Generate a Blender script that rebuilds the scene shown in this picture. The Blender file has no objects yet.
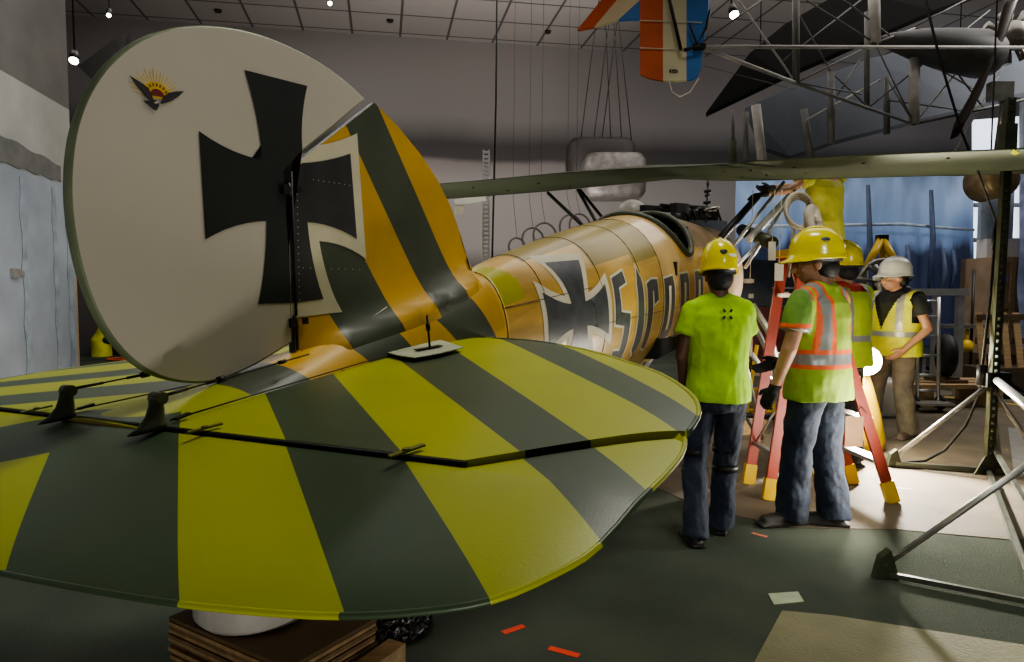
import bpy, bmesh, math, random
from mathutils import Vector as V, Matrix, Euler, noise
from mathutils.geometry import intersect_line_plane
random.seed(7)
C = bpy.context.scene.collection
SC = bpy.context.scene
R = math.radians
PI = math.pi

# ------------------------------------------------------------------ camera (eye height 1.54 m, looking along +Y, slightly down)
FPX, HOR, EYE = 699.2, 290.17, 1.54
PIT = math.atan((331 - HOR) / FPX)
cd = bpy.data.cameras.new('camera'); cam = bpy.data.objects.new('camera', cd); C.objects.link(cam)
cam.location = (0, 0, EYE); cam.rotation_euler = (PI / 2 - PIT, 0, 0)
cd.sensor_width = 36; cd.lens = FPX / 1024 * 36; cd.clip_start = 0.05; cd.clip_end = 200
SC.camera = cam
EYEV = V((0, 0, EYE))
def ray(x, y):
    a, b = (x - 512) / FPX, -(y - 331) / FPX
    return V((a, math.cos(PIT) + math.sin(PIT) * b, -math.sin(PIT) + math.cos(PIT) * b))
def G(x, y, D):                       # measured image point -> world point at depth D
    r = ray(x, y); return EYEV + r * (D / r.y)
def FL(x, y, z=0.0):                  # measured image point -> point on the level z
    r = ray(x, y); return EYEV + r * ((z - EYE) / r.z)
def HIT(x, y, p, n):
    r = ray(x, y); return EYEV + r * ((p - EYEV).dot(n) / r.dot(n))

# ------------------------------------------------------------------ materials
def mat(name, col, rough=0.6, metal=0.0, var=0.15, scale=8, bump=0.0, bscale=60, emit=None, estr=0, col2=None, coat=0.0, stretch=(1,1,1), alpha=None):
    m = bpy.data.materials.new(name); m.use_nodes = True
    nt = m.node_tree; N = nt.nodes; L = nt.links; b = N['Principled BSDF']
    b.inputs['Roughness'].default_value = rough; b.inputs['Metallic'].default_value = metal
    if coat: b.inputs['Coat Weight'].default_value = coat; b.inputs['Coat Roughness'].default_value = .15
    tc = N.new('ShaderNodeTexCoord'); mp = N.new('ShaderNodeMapping'); L.new(tc.outputs['Object'], mp.inputs[0]); mp.inputs['Scale'].default_value = stretch
    nz = N.new('ShaderNodeTexNoise'); nz.inputs['Scale'].default_value = scale; nz.inputs['Detail'].default_value = 6; L.new(mp.outputs[0], nz.inputs[0])
    cr = N.new('ShaderNodeValToRGB'); L.new(nz.outputs['Fac'], cr.inputs[0])
    c2 = col2 if col2 else tuple(min(1, c * (1 + var)) for c in col)
    c1 = col if col2 else tuple(c * (1 - var) for c in col)
    cr.color_ramp.elements[0].position = .32; cr.color_ramp.elements[1].position = .68
    cr.color_ramp.elements[0].color = (*c1, 1); cr.color_ramp.elements[1].color = (*c2, 1)
    L.new(cr.outputs[0], b.inputs['Base Color'])
    if bump:
        n2 = N.new('ShaderNodeTexNoise'); n2.inputs['Scale'].default_value = bscale; n2.inputs['Detail'].default_value = 4; L.new(mp.outputs[0], n2.inputs[0])
        bp = N.new('ShaderNodeBump'); bp.inputs['Strength'].default_value = bump; bp.inputs['Distance'].default_value = .02; L.new(n2.outputs['Fac'], bp.inputs['Height']); L.new(bp.outputs[0], b.inputs['Normal'])
    if emit:
        b.inputs['Emission Color'].default_value = (*emit, 1); b.inputs['Emission Strength'].default_value = estr
    m.diffuse_color = (*col, 1)
    if rough > .94: b.inputs['Specular IOR Level'].default_value = .05
    return m
lime = mat('yellow_paint_greenish_light', (.38, .415, .008), .42, var=.06, scale=3, bump=.03, bscale=200)  # same yellow as the fin, greenish light on the tail put into the colour
olive = mat('green_paint', (.050, .082, .038), .42, var=.10, scale=3, bump=.03, bscale=200)
gold = mat('yellow_paint_warm_light', (.62, .36, .015), .38, var=.10, scale=4, bump=.03, bscale=100)  # same yellow as the tail, with the fin's warmer light in the colour
fgreen = mat('green_paint_fin_light', (.075, .088, .058), .38, var=.12, scale=4)  # same green as the tail, toned for the light on the fin
white = mat('white_fabric', (.54, .49, .42), .6, var=.03, scale=2)
blackm = mat('cross_black', (.012, .014, .012), .5, var=.2)
cream = mat('cream_paint', (.66, .61, .45), .5, var=.06)
ply = mat('varnished_plywood', (.60, .37, .08), .3, var=.22, scale=3, bump=.08, bscale=8, coat=.3, stretch=(1, 1, 3))
plyd = mat('olive_stained_plywood', (.30, .225, .045), .35, var=.15, scale=3, coat=.15)
plyl = mat('pale_varnished_plywood', (.66, .44, .17), .25, var=.12, scale=3, coat=.5)
plylime = mat('limegreen_plywood', (.42, .40, .02), .25, var=.10, scale=3, coat=.4)
letter = mat('letter_slate', (.075, .08, .085), .35, var=.25, scale=12)
wingg = mat('wing_olive_fabric', (.058, .070, .034), .75, var=.12, scale=1.5)
wingb = mat('wing_underside_shade', (.07, .035, .025), .6)  # shade under the wing centre, put into the colour
dark = mat('dark_metal', (.02, .02, .018), .45, .3)
blk = mat('black_rubber', (.012, .012, .012), .6)
steel = mat('dull_steel', (.26, .25, .22), .38, .8, var=.25)
alum = mat('bright_aluminium', (.62, .61, .58), .3, .8, var=.1)
sil = mat('galvanised_steel', (.45, .44, .40), .4, .7, var=.2)
oliveS = mat('olive_steel', (.075, .08, .05), .4, .4, var=.25)
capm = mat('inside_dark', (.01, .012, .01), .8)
wood = mat('raw_wood', (.42, .29, .15), .7, var=.2, scale=4, stretch=(1, 8, 8), bump=.1)
woodd = mat('dark_wood', (.10, .065, .035), .6, var=.25, scale=4, stretch=(1, 8, 8))
plyedge = mat('plywood_edge', (.32, .21, .10), .7, var=.25, scale=30)
hivis = mat('hivis_yellow_green', (.36, .62, .015), .75, var=.1, scale=10, bump=.15, bscale=25)
hivisy = mat('hivis_yellow', (.62, .62, .04), .75, var=.1, scale=10, bump=.15, bscale=25)
shirty = mat('yellow_shirt', (.44, .43, .06), .8, var=.1, scale=10, bump=.15, bscale=25)
hivisdk = mat('green_mesh_fabric', (.16, .30, .05), .8, var=.2, scale=14)
refl = mat('grey_reflective_tape', (.30, .31, .29), .35, .2, var=.1)
orange = mat('orange_tape', (.80, .14, .04), .6, var=.08)
red = mat('red_cloth', (.55, .05, .03), .75, var=.1)
denim = mat('blue_denim', (.020, .028, .045), .85, var=.35, scale=9, bump=.3, bscale=30)
khaki = mat('khaki_cloth', (.16, .13, .09), .85, var=.2, scale=9, bump=.3, bscale=30)
tee = mat('black_tee', (.015, .015, .017), .85)
skin = mat('skin', (.42, .22, .13), .5, var=.1, scale=10)
skind = mat('dark_skin', (.14, .065, .04), .5, var=.12, scale=10)
hairm = mat('black_hair', (.012, .010, .009), .6, bump=.4, bscale=120)
hatY = mat('yellow_helmet_shell', (.72, .62, .01), .22, var=.04, coat=.4)
hatW = mat('white_helmet_shell', (.62, .60, .52), .25, var=.04, coat=.4)
hatB = mat('blue_helmet_shell', (.03, .10, .40), .3)
boot = mat('dark_boot', (.022, .018, .016), .6, bump=.1)
bootb = mat('brown_boot', (.10, .07, .05), .6)
ladR = mat('red_orange_fibreglass', (.34, .05, .025), .45, var=.12, scale=6)
ladY = mat('yellow_plastic', (.68, .44, .01), .4, var=.06)
tape = mat('red_floor_tape', (.75, .06, .02), .5, var=.1)
paper = mat('cream_paper', (.62, .58, .46), .8, var=.08)
cardb = mat('brown_cardboard', (.40, .24, .13), .8, var=.12)
rwbR = mat('faded_red_fabric', (.58, .115, .035), .7, var=.12, scale=3)
rwbW = mat('faded_white_fabric', (.66, .58, .38), .7, var=.06, scale=3)
rwbB = mat('faded_blue_fabric', (.055, .19, .50), .7, var=.12, scale=3)
darkw = mat('dark_wing_fabric', (.012, .012, .012), .98, var=.1, scale=1)
bluew = mat('bluegrey_wing_fabric', (.075, .082, .095), .98, var=.1, scale=1)
propw = mat('dark_propeller_wood', (.035, .022, .014), .35, coat=.4)
maroon = mat('maroon_sheet', (.10, .012, .016), .5, var=.2)
navy = mat('navy_panel', (.025, .032, .055), .5, var=.2)
plast = mat('white_plastic', (.70, .68, .62), .35, var=.04)
bluesh = mat('blue_sheeting', (.16, .24, .42), .4, var=.3, scale=3, bump=.4, bscale=5)
redhose = mat('red_fabric', (.60, .10, .04), .7, var=.15)
glow = mat('lamp_glow', (1, .97, .9), .5, emit=(1, .96, .88), estr=60)
glowc = mat('spot_glow', (1, .95, .85), .5, emit=(1, .93, .82), estr=14)
skyg = mat('window_glow', (.8, .88, 1), .5, emit=(.75, .82, 1), estr=1.3, var=.2, scale=2)

# ------------------------------------------------------------------ mesh helpers
MW = {}                                # world matrices of the empties / frames
def link(o): C.objects.link(o); return o
def tag(o, label=None, cat=None, group=None, kind=None):
    if label: o['label'] = label
    if cat: o['category'] = cat
    if group: o['group'] = group
    if kind: o['kind'] = kind
    return o
def thing(name, label, cat, loc, group=None, mw=None):
    o = link(bpy.data.objects.new(name, None)); o.empty_display_size = .1
    m = mw if mw is not None else Matrix.Translation(V(loc))
    o.matrix_world = m; MW[o.name] = m.copy(); tag(o, label, cat, group)
    return o
class MB:
    def __init__(s): s.bm = bmesh.new(); s.mi = 0
    def _n(s, old):
        for f in s.bm.faces:
            if f.index == -1 or f not in old: f.material_index = s.mi
    def face(s, pts, mi=None):
        f = s.bm.faces.new([s.bm.verts.new(V(p)) for p in pts]); f.material_index = s.mi if mi is None else mi; return f
    def box(s, c, size, rot=None):
        c = V(c); h = V(size) / 2; rm = rot if rot is not None else Matrix.Identity(3)
        vs = [s.bm.verts.new(c + rm @ V((sx * h.x, sy * h.y, sz * h.z))) for sx in (-1, 1) for sy in (-1, 1) for sz in (-1, 1)]
        for q in ((0, 1, 3, 2), (4, 6, 7, 5), (0, 4, 5, 1), (2, 3, 7, 6), (0, 2, 6, 4), (1, 5, 7, 3)):
            f = s.bm.faces.new([vs[i] for i in q]); f.material_index = s.mi
        return s
    def bar(s, a, b, w, h, up=(0, 0, 1)):
        a, b = V(a), V(b); d = b - a; L = d.length; x = d.normalized(); u = V(up)
        if abs(x.dot(u)) > .98: u = V((0, 1, 0))
        y = u.cross(x).normalized(); z = x.cross(y)
        return s.box((a + b) / 2, (L, w, h), Matrix((x, y, z)).transposed())
    def cone(s, a, b, ra, rb, n=14, cap=True):
        a, b = V(a), V(b); x = (b - a).normalized(); u = V((0, 0, 1)) if abs(x.z) < .95 else V((1, 0, 0))
        y = u.cross(x).normalized(); z = x.cross(y)
        A = [s.bm.verts.new(a + (y * math.cos(t) + z * math.sin(t)) * ra) for t in (2 * PI * i / n for i in range(n))]
        B = [s.bm.verts.new(b + (y * math.cos(t) + z * math.sin(t)) * rb) for t in (2 * PI * i / n for i in range(n))]
        for i in range(n):
            f = s.bm.faces.new((A[i], A[(i + 1) % n], B[(i + 1) % n], B[i])); f.material_index = s.mi; f.smooth = True
        if cap:
            s.bm.faces.new(list(reversed(A))).material_index = s.mi; s.bm.faces.new(B).material_index = s.mi
        return s
    def tube(s, pts, r, n=8):
        pts = [V(p) for p in pts]
        rs = r if isinstance(r, (list, tuple)) else [r] * len(pts)
        rings = []; py = None
        for i, p in enumerate(pts):
            d = (pts[min(i + 1, len(pts) - 1)] - pts[max(i - 1, 0)]).normalized()
            u = py if py is not None else (V((0, 0, 1)) if abs(d.z) < .9 else V((1, 0, 0)))
            y = (u - d * u.dot(d)).normalized(); z = d.cross(y); py = y
            rings.append([s.bm.verts.new(p + (y * math.cos(t) + z * math.sin(t)) * rs[i]) for t in (2 * PI * k / n for k in range(n))])
        for A, B in zip(rings, rings[1:]):
            for i in range(n):
                f = s.bm.faces.new((A[i], A[(i + 1) % n], B[(i + 1) % n], B[i])); f.material_index = s.mi; f.smooth = True
        s.bm.faces.new(list(reversed(rings[0]))).material_index = s.mi; s.bm.faces.new(rings[-1]).material_index = s.mi
        return s
    def ring(s, c, ax, R_, r, n=24, m=8, arc=2 * PI, a0=0):
        c, ax = V(c), V(ax).normalized(); u = V((0, 0, 1)) if abs(ax.z) < .9 else V((1, 0, 0)); y = u.cross(ax).normalized(); z = ax.cross(y)
        k = n if arc < 2 * PI - .01 else n
        return s.tube([c + (y * math.cos(a0 + arc * i / k) + z * math.sin(a0 + arc * i / k)) * R_ for i in range(k + 1)], r, m)
    def ell(s, c, r, rot=None, n=16, m=10):
        c = V(c); rm = rot if rot is not None else Matrix.Identity(3); rows = []
        for j in range(1, m):
            ph = PI * j / m
            rows.append([s.bm.verts.new(c + rm @ V((r[0] * math.sin(ph) * math.cos(t), r[1] * math.sin(ph) * math.sin(t), r[2] * math.cos(ph)))) for t in (2 * PI * k / n for k in range(n))])
        T = s.bm.verts.new(c + rm @ V((0, 0, r[2]))); Bt = s.bm.verts.new(c - rm @ V((0, 0, r[2])))
        for i in range(n):
            q = [s.bm.faces.new((T, rows[0][i], rows[0][(i + 1) % n])), s.bm.faces.new((Bt, rows[-1][(i + 1) % n], rows[-1][i]))]
            for A, B in zip(rows, rows[1:]): q.append(s.bm.faces.new((A[i], B[i], B[(i + 1) % n], A[(i + 1) % n])))
            for f in q: f.material_index = s.mi; f.smooth = True
        return s
    def cap(s, a, b, ra, rb=None, n=12):
        rb = ra if rb is None else rb
        s.cone(a, b, ra, rb, n); s.ell(a, (ra,) * 3, n=n, m=8); s.ell(b, (rb,) * 3, n=n, m=8); return s
    def loft(s, rings, close=True):
        rr = [[s.bm.verts.new(V(p)) for p in r] for r in rings]; n = len(rr[0])
        for A, B in zip(rr, rr[1:]):
            for i in range(n):
                f = s.bm.faces.new((A[i], A[(i + 1) % n], B[(i + 1) % n], B[i])); f.material_index = s.mi; f.smooth = True
        if close:
            s.bm.faces.new(list(reversed(rr[0]))).material_index = s.mi; s.bm.faces.new(rr[-1]).material_index = s.mi
        return s
    def prism(s, poly, f0, f1, mside=None):           # poly: 2D list, f0/f1: maps (u,v)->3D
        A = [s.bm.verts.new(V(f0(*p))) for p in poly]; B = [s.bm.verts.new(V(f1(*p))) for p in poly]; n = len(poly)
        for vs in (list(reversed(A)), B):
            s.bm.faces.new(vs).material_index = s.mi
        for i in range(n):
            s.bm.faces.new((A[i], A[(i + 1) % n], B[(i + 1) % n], B[i])).material_index = s.mi if mside is None else mside
        return s
    def build(s, name, mats, parent=None, local=None, smooth=None, origin=None, normals=True):
        if not isinstance(mats, (list, tuple)): mats = [mats]
        if normals: bmesh.ops.recalc_face_normals(s.bm, faces=s.bm.faces)
        me = bpy.data.meshes.new(name); 
        if smooth is not None:
            for f in s.bm.faces: f.smooth = smooth
        if parent is not None:
            mw = MW[parent.name]
            if not local: s.bm.transform(mw.inverted())
            s.bm.to_mesh(me); s.bm.free(); o = link(bpy.data.objects.new(name, me)); o.parent = parent; MW[o.name] = mw
        else:
            xs = [v.co for v in s.bm.verts]
            if origin is None: origin = V(((min(v.x for v in xs) + max(v.x for v in xs)) / 2, (min(v.y for v in xs) + max(v.y for v in xs)) / 2, min(v.z for v in xs)))
            s.bm.transform(Matrix.Translation(-V(origin))); s.bm.to_mesh(me); s.bm.free()
            o = link(bpy.data.objects.new(name, me)); o.location = origin; MW[o.name] = Matrix.Translation(V(origin))
        for m in mats: me.materials.append(m)
        return o
def structure(name, mb, mats): o = mb.build(name, mats); tag(o, kind='structure'); return o
def solid(mb, vox, smooth_it=3, disp=0, dsz=.08, matfn=None):
    """voxel-join everything in mb into one continuous surface"""
    me = bpy.data.meshes.new('t'); bmesh.ops.recalc_face_normals(mb.bm, faces=mb.bm.faces); mb.bm.to_mesh(me); mb.bm.free(); o = link(bpy.data.objects.new('t', me))
    r = o.modifiers.new('r', 'REMESH'); r.mode = 'VOXEL'; r.voxel_size = vox
    if smooth_it: q = o.modifiers.new('s', 'SMOOTH'); q.iterations = smooth_it; q.factor = .5
    dg = bpy.context.evaluated_depsgraph_get(); dg.update(); ev = o.evaluated_get(dg)
    out = MB(); out.bm.from_mesh(ev.to_mesh()); ev.to_mesh_clear()
    bpy.data.objects.remove(o); bpy.data.meshes.remove(me)
    if disp:
        out.bm.normal_update()
        for v in out.bm.verts:
            n = noise.fractal(V((v.co.x / dsz, v.co.y / dsz, v.co.z / dsz * .6)), 1, 2, 3)
            v.co += v.normal * disp * n
    for f in out.bm.faces:
        f.smooth = True
        if matfn: f.material_index = matfn(f.calc_center_median())
    return out

# ================================================================== THE AIRCRAFT
psi, th, ro = .5238, .0807, -.0059
F_ = V((math.sin(psi) * math.cos(th), math.cos(psi) * math.cos(th), math.sin(th)))
R_ = V((math.cos(psi), -math.sin(psi), 0)); U_ = R_.cross(F_)
R2 = R_ * math.cos(ro) - U_ * math.sin(ro); U_ = U_ * math.cos(ro) + R_ * math.sin(ro); R_ = R2
P0 = V((-.696, 2.2439, 1.3462))
AM = Matrix.Translation(P0) @ Matrix((F_, -R_, U_)).transposed().to_4x4()      # local x forward, y port, z up
AI = AM.inverted()
def aw(x, s, z): return AM @ V((x, -s, z))         # s = distance to starboard
def ahit(px, py, s=0.0):                            # image point -> (x, z) on the plane s
    w = AI @ HIT(px, py, aw(0, s, 0), R_); return (w.x, w.z)
tp, tr = .0115, .021
TF = F_ * math.cos(tp) + U_ * math.sin(tp); TU = U_ * math.cos(tp) - F_ * math.sin(tp)
TR = R_ * math.cos(tr) + TU * math.sin(tr); TU = TR.cross(TF)
T0 = P0 - F_ * .6064 - U_ * .102
def TM(e=0):
    f = TF * math.cos(e) + TU * math.sin(e); u = TU * math.cos(e) - TF * math.sin(e)
    return Matrix.Translation(T0) @ Matrix((f, -TR, u)).transposed().to_4x4()
plane = thing('biplane', 'yellow and green striped biplane with black crosses, parked tail towards the viewer', 'airplane', None, mw=AM)

# ---- fuselage
ST = [(-.62, -.085, -.115, .24), (-.45, -.07, -.16, .205), (-.3, -.045, -.20, .18), (0, .0, -.27, .15), (.3, .05, -.33, .125), (.55, .09, -.37, .13), (.9, .155, -.42, .16), (1.2, .23, -.46, .21), (1.6, .295, -.5, .27), (2, .355, -.53, .33),
      (2.7, .44, -.55, .38), (3.1, .475, -.56, .4), (3.6, .465, -.56, .42), (4.4, .40, -.55, .42), (4.9, .37, -.52, .38)]
def hermite(x, k):
    for i in range(len(ST) - 1):
        if x <= ST[i + 1][0] or i == len(ST) - 2:
            a, b = ST[i], ST[i + 1]; t = (x - a[0]) / (b[0] - a[0]); p = ST[max(i - 1, 0)]; q = ST[min(i + 2, len(ST) - 1)]
            m0 = (b[k] - p[k]) / (b[0] - p[0]) * (b[0] - a[0]); m1 = (q[k] - a[k]) / (q[0] - a[0]) * (b[0] - a[0])
            return (2 * t**3 - 3 * t * t + 1) * a[k] + (t**3 - 2 * t * t + t) * m0 + (3 * t * t - 2 * t**3) * b[k] + (t**3 - t * t) * m1
def fsec(x):
    zt, zb, w = (hermite(x, k) for k in (1, 2, 3)); return (zt + zb) / 2, (zt - zb) / 2, w
EXP = 2.2
def fpt(x, ang, off=0):          # ang degrees: 0 starboard side, 90 top
    c, h, w = fsec(x); a = R(ang); cs, sn = math.cos(a), math.sin(a)
    k = (abs(cs)**EXP + abs(sn)**EXP)**(-1 / EXP)
    return V((x, -(w + off) * k * cs, c + (h + off) * k * sn))
def fside(x, z, off=.003):       # starboard surface point at x, z
    c, h, w = fsec(x); q = min(.999, abs((z - c) / h)); return V((x, -(w * (1 - q**EXP)**(1 / EXP) + off), z))
mb = MB(); xs = [-.62 + i * .02 for i in range(100)] + [1.38 + i * .04 for i in range(88)]; NA = 144
rows = []
for x in xs: rows.append([mb.bm.verts.new(fpt(x, 360 * j / NA + .01)) for j in range(NA)])
def fmat(x, ang, z):
    if x < -.36 + .25 * 0: return 3
    zz = z
    b6 = -.30 + .4 * (-.08 - zz); b5 = -.14 - .8 * zz; b4 = .14 - 1.0 * zz; b3 = .41 - .7 * zz; b2 = .65 - .9 * zz; b1 = .92 - .49 * zz
    if x < b6: return 3
    if x < b5: return 1
    if x < b4: return 2
    if x < b3: return 1
    if x < b2: return 2
    if x < b1: return 1
    if x < 1.04: return 2
    top = ang > 30 and ang < 150
    if x < 1.33 and top: return 4 if x < 1.16 + .05 * math.sin(ang / 20) else 0
    if 1.83 < x < 2.62 and top and ang > (38 if x < 2.25 else 20): return 5
    if x >= 2.62 and x < 3.0 and ang > 0: return 6
    if 1.33 <= x < 1.83 and ang > 62 and ang < 118: return 5
    if x > 3.52 or (x > 3.38 and top): return 7
    return 0
for i in range(len(xs) - 1):
    for j in range(NA):
        ang = (360 * (j + .5) / NA); a2 = ang if ang <= 180 else ang - 360
        x = (xs[i] + xs[i + 1]) / 2
        if ((x - 3.17) / .235)**2 + ((a2 - 90) / 64)**2 < 1: continue
        f = mb.bm.faces.new((rows[i][j], rows[i][(j + 1) % NA], rows[i + 1][(j + 1) % NA], rows[i + 1][j])); f.smooth = True
        am = a2 if a2 <= 90 else 180 - a2
for c_, k_ in ((-.332, .4), (-.14, .8), (.14, 1.0), (.41, .7), (.65, .9), (.92, .49), (1.04, 0)):
    bmesh.ops.bisect_plane(mb.bm, geom=mb.bm.verts[:] + mb.bm.edges[:] + mb.bm.faces[:], plane_co=(c_, 0, 0), plane_no=(1, 0, k_))
for f in mb.bm.faces:
    q_ = f.calc_center_median(); c_, h_, w_ = fsec(q_.x); am = math.degrees(math.atan2((q_.z - c_) / h_, abs(q_.y) / w_)); f.material_index = fmat(q_.x, am, q_.z); f.smooth = True
mb.bm.faces.new(rows[0]); mb.bm.faces.new(list(reversed(rows[-1])))
fus = mb.build('fuselage', [ply, fgreen, gold, lime, plylime, plyd, plyl, mat('engine_cowl_plywood', (.30, .21, .13), .35, var=.3, scale=6)], plane, local=True)
# cockpit tub (dark inside) and padded rim
mb = MB()
for x0, x1 in ((2.70, 3.5),):
    rr = [[fpt(x, a, -.03) for a in [20 + 140 * k / 14 for k in range(15)] + []] for x in (2.72, 2.9, 3.1, 3.3, 3.5)]
    top = []
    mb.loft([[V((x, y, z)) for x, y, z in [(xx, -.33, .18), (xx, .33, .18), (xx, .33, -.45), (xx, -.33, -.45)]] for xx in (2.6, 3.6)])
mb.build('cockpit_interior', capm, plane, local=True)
mb = MB(); rim = []
for k in range(49):
    t = 2 * PI * k / 48; rim.append(fpt(3.17 + .24 * math.cos(t), 90 + 65.5 * math.sin(t), .006))
mb.tube(rim, .021, 10); mb.build('cockpit_rim', mat('olive_leather_rim', (.05, .055, .03), .45, bump=.2), plane, local=True)
# seat back, instrument board and small fittings inside the cockpit
mb = MB(); mb.box((2.86, 0, .16), (.03, .4, .42)); mb.box((3.42, 0, .26), (.02, .6, .22)); seat = mb.build('seat', mat('dark_leather', (.02, .03, .02), .4), plane, local=True)
for (y, z) in ((-.2, .3), (-.07, .33), (.08, .32), (.2, .28), (-.12, .2), (.12, .2)): mb = MB().cone((3.405, y, z), (3.385, y, z), .035, .035, 16); mb.build('gauge', alum, plane, local=True)
# panel seams, grab slots
mb = MB()
for x in (1.04, 1.345, 1.84, 2.3, 2.62): mb.tube([fpt(x, a, .001) for a in range(-80, 261, 8)], .0022, 5)
mb.tube([fside(x, .03 + .05 * (x - 1.04), .001) for x in [1.05 + .1 * i for i in range(8)]], .0022, 5)
mb.tube([fside(x, -.13 - .02 * (x - 1.8), .001) for x in [1.85 + .1 * i for i in range(18)]], .0018, 5)
mb.build('panel_seam', mat('seam_brown', (.10, .06, .02), .6), plane, local=True)
for q_, sz_ in ((fside(2.86, .10, .0), (.03, .02, .09)), (fside(3.55, .15, .0), (.05, .02, .06)), (fside(3.62, -.02, .0), (.05, .02, .12))): mb = MB().box(q_, sz_); mb.build('fuselage_fitting', dark, plane, local=True)

def offset_poly(p, d):
    n = len(p); out = []; ar = sum(p[i][0] * p[(i + 1) % n][1] - p[(i + 1) % n][0] * p[i][1] for i in range(n)); s = 1 if ar > 0 else -1
    for i in range(n):
        a, b, c = V(p[i - 1]), V(p[i]), V(p[(i + 1) % n]); e0 = (b - a).normalized(); e1 = (c - b).normalized()
        n0 = V((e0.y, -e0.x)) * s; n1 = V((e1.y, -e1.x)) * s; m = (n0 + n1)
        m = m / max(.35, m.dot(n0)) if m.length > 1e-5 else n0
        q = b + m * d; out.append((q.x, q.y))
    return out
def decal(mb, poly, fn, mi, step=.03):
    b = bmesh.new(); f = b.faces.new([b.verts.new((p[0], p[1], 0)) for p in poly]); bmesh.ops.triangulate(b, faces=[f])
    us = [p[0] for p in poly]; vs = [p[1] for p in poly]
    if step:
        for ax, lo, hi in ((0, min(us), max(us)), (1, min(vs), max(vs))):
            t = math.ceil(lo / step) * step
            while t < hi:
                bmesh.ops.bisect_plane(b, geom=b.verts[:] + b.edges[:] + b.faces[:], plane_co=(t, 0, 0) if ax == 0 else (0, t, 0), plane_no=(1, 0, 0) if ax == 0 else (0, 1, 0)); t += step
    mp = {v: mb.bm.verts.new(fn(v.co.x, v.co.y)) for v in b.verts}
    for f in b.faces:
        try: q = mb.bm.faces.new([mp[v] for v in f.verts]); q.material_index = mi; q.smooth = True
        except ValueError: pass
    b.free()
def cross_poly(cx, cz, L, w0, w1, curve=.25, shear=0, sx=1, n=8):
    """flared-arm cross: arms of length L, waist half-width w0, end half-width w1, concave curved sides"""
    quarter = []
    for i in range(n + 1):
        t = i / n; r = w0 + (L - w0) * (1 - t); half = w0 + (w1 - w0) * ((r - w0) / (L - w0))**1.6
        quarter.append((half, r))
    for i in range(1, n + 1):
        t = i / n; r = w0 + (L - w0) * t; half = w0 + (w1 - w0) * ((r - w0) / (L - w0))**1.6; quarter.append((r, half))
    q1 = quarter; pts = q1 + [(y, -x) for x, y in q1] + [(-x, -y) for x, y in q1] + [(-y, x) for x, y in q1]
    return [(cx + x * sx + shear * y, cz + y) for x, y in pts]
# markings on the fuselage
mb = MB()
cp = cross_poly(1.60, -.06, .27, .062, .135)
decal(mb, offset_poly(cp, .035), lambda u, v: fside(u, v, .002), 0); decal(mb, cp, lambda u, v: fside(u, v, .0035), 1)
mb.build('cross_marking', [cream, letter], plane, local=True)
def stroke(pts, w):
    """polyline with a width -> polygon"""
    L_, R__ = [], []
    for i, p in enumerate(pts):
        a = V(pts[max(i - 1, 0)]); b = V(pts[min(i + 1, len(pts) - 1)]); d = (b - a).normalized(); n = V((-d.y, d.x)); q = V(p)
        L_.append(tuple(q + n * w / 2)); R__.append(tuple(q - n * w / 2))
    return L_ + list(reversed(R__))
letters = {
 'S': [[(.19, .0), (.19, .08), (.0, .10), (.0, .02 + .24)], ],
}
x0 = 1.93
LET = []
def LP(dx, pts): LET.append([(x0 + dx + p[0], p[1]) for p in pts])
# capital S drawn as one chunky zigzag polygon, then t r o p p
LP(.0, [(.02, .10), (.16, .13), (.165, .065), (.075, .045), (.08, -.09), (.19, -.11), (.185, -.37), (.02, -.36), (.03, -.30), (.11, -.31), (.115, -.17), (.01, -.15)])
LP(.30, [(.0, .05), (.04, .14), (.075, .05), (.085, -.30), (.04, -.37), (-.01, -.33)])
LP(.435, [(.0, .04), (.07, .06), (.16, .055), (.165, -.07), (.10, -.09), (.095, -.01), (.075, -.01), (.07, -.36), (.0, -.34)])
LP(.705, [(.0, .05), (.15, .06), (.17, -.02), (.17, -.33), (.02, -.34), (.0, -.27)])
LP(.985, [(.0, .06), (.15, .06), (.17, .0), (.17, -.26), (.08, -.28), (.08, -.42), (.0, -.42)])
LP(1.285, [(.0, .06), (.15, .06), (.17, .0), (.17, -.26), (.08, -.28), (.08, -.42), (.0, -.42)])
mb = MB()
for p in LET: decal(mb, offset_poly(p, .014), lambda u, v: fside(u, v, .002), 0)
for p in LET: decal(mb, p, lambda u, v: fside(u, v, .0035), 1)
for dx in (.705, .985, 1.285):
    decal(mb, [(x0 + dx + .065, 0), (x0 + dx + .105, 0), (x0 + dx + .105, -.20 if dx > .8 else -.28), (x0 + dx + .065, -.20 if dx > .8 else -.28)], lambda u, v: fside(u, v, .005), 0)
mb.build('name_lettering', [cream, letter], plane, local=True)

# ---- fin: striped, with a flare where it meets the fuselage
FT = .011
def fin_y(x, z):
    c, h, w = fsec(x); zt = c + h
    return FT * min(1, max(.15, (1.05 - x) * 3)) + .10 * math.exp(-max(0, z - zt + .03) / .055) * min(1, w / .15) * max(.06, min(1, (x + .01) / .22))
finpoly = [ahit(293, 352), ahit(289.5, 260), ahit(285, 171), ahit(372, 103), ahit(395, 126), ahit(418, 154), ahit(436, 180), ahit(450, 207), ahit(459, 232), ahit(465, 255), ahit(467, 272), (1.05, .10), (.6, -.05), (.0, -.12)]
def banded(mb, poly, lines, side, step=None, fn=None):
    pass
b = bmesh.new(); f = b.faces.new([b.verts.new((p[0], 0, p[1])) for p in finpoly]); bmesh.ops.triangulate(b, faces=[f])
for t in [-.1 + .035 * i for i in range(36)]: bmesh.ops.bisect_plane(b, geom=b.verts[:] + b.edges[:] + b.faces[:], plane_co=(t, 0, 0), plane_no=(1, 0, 0))
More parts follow.
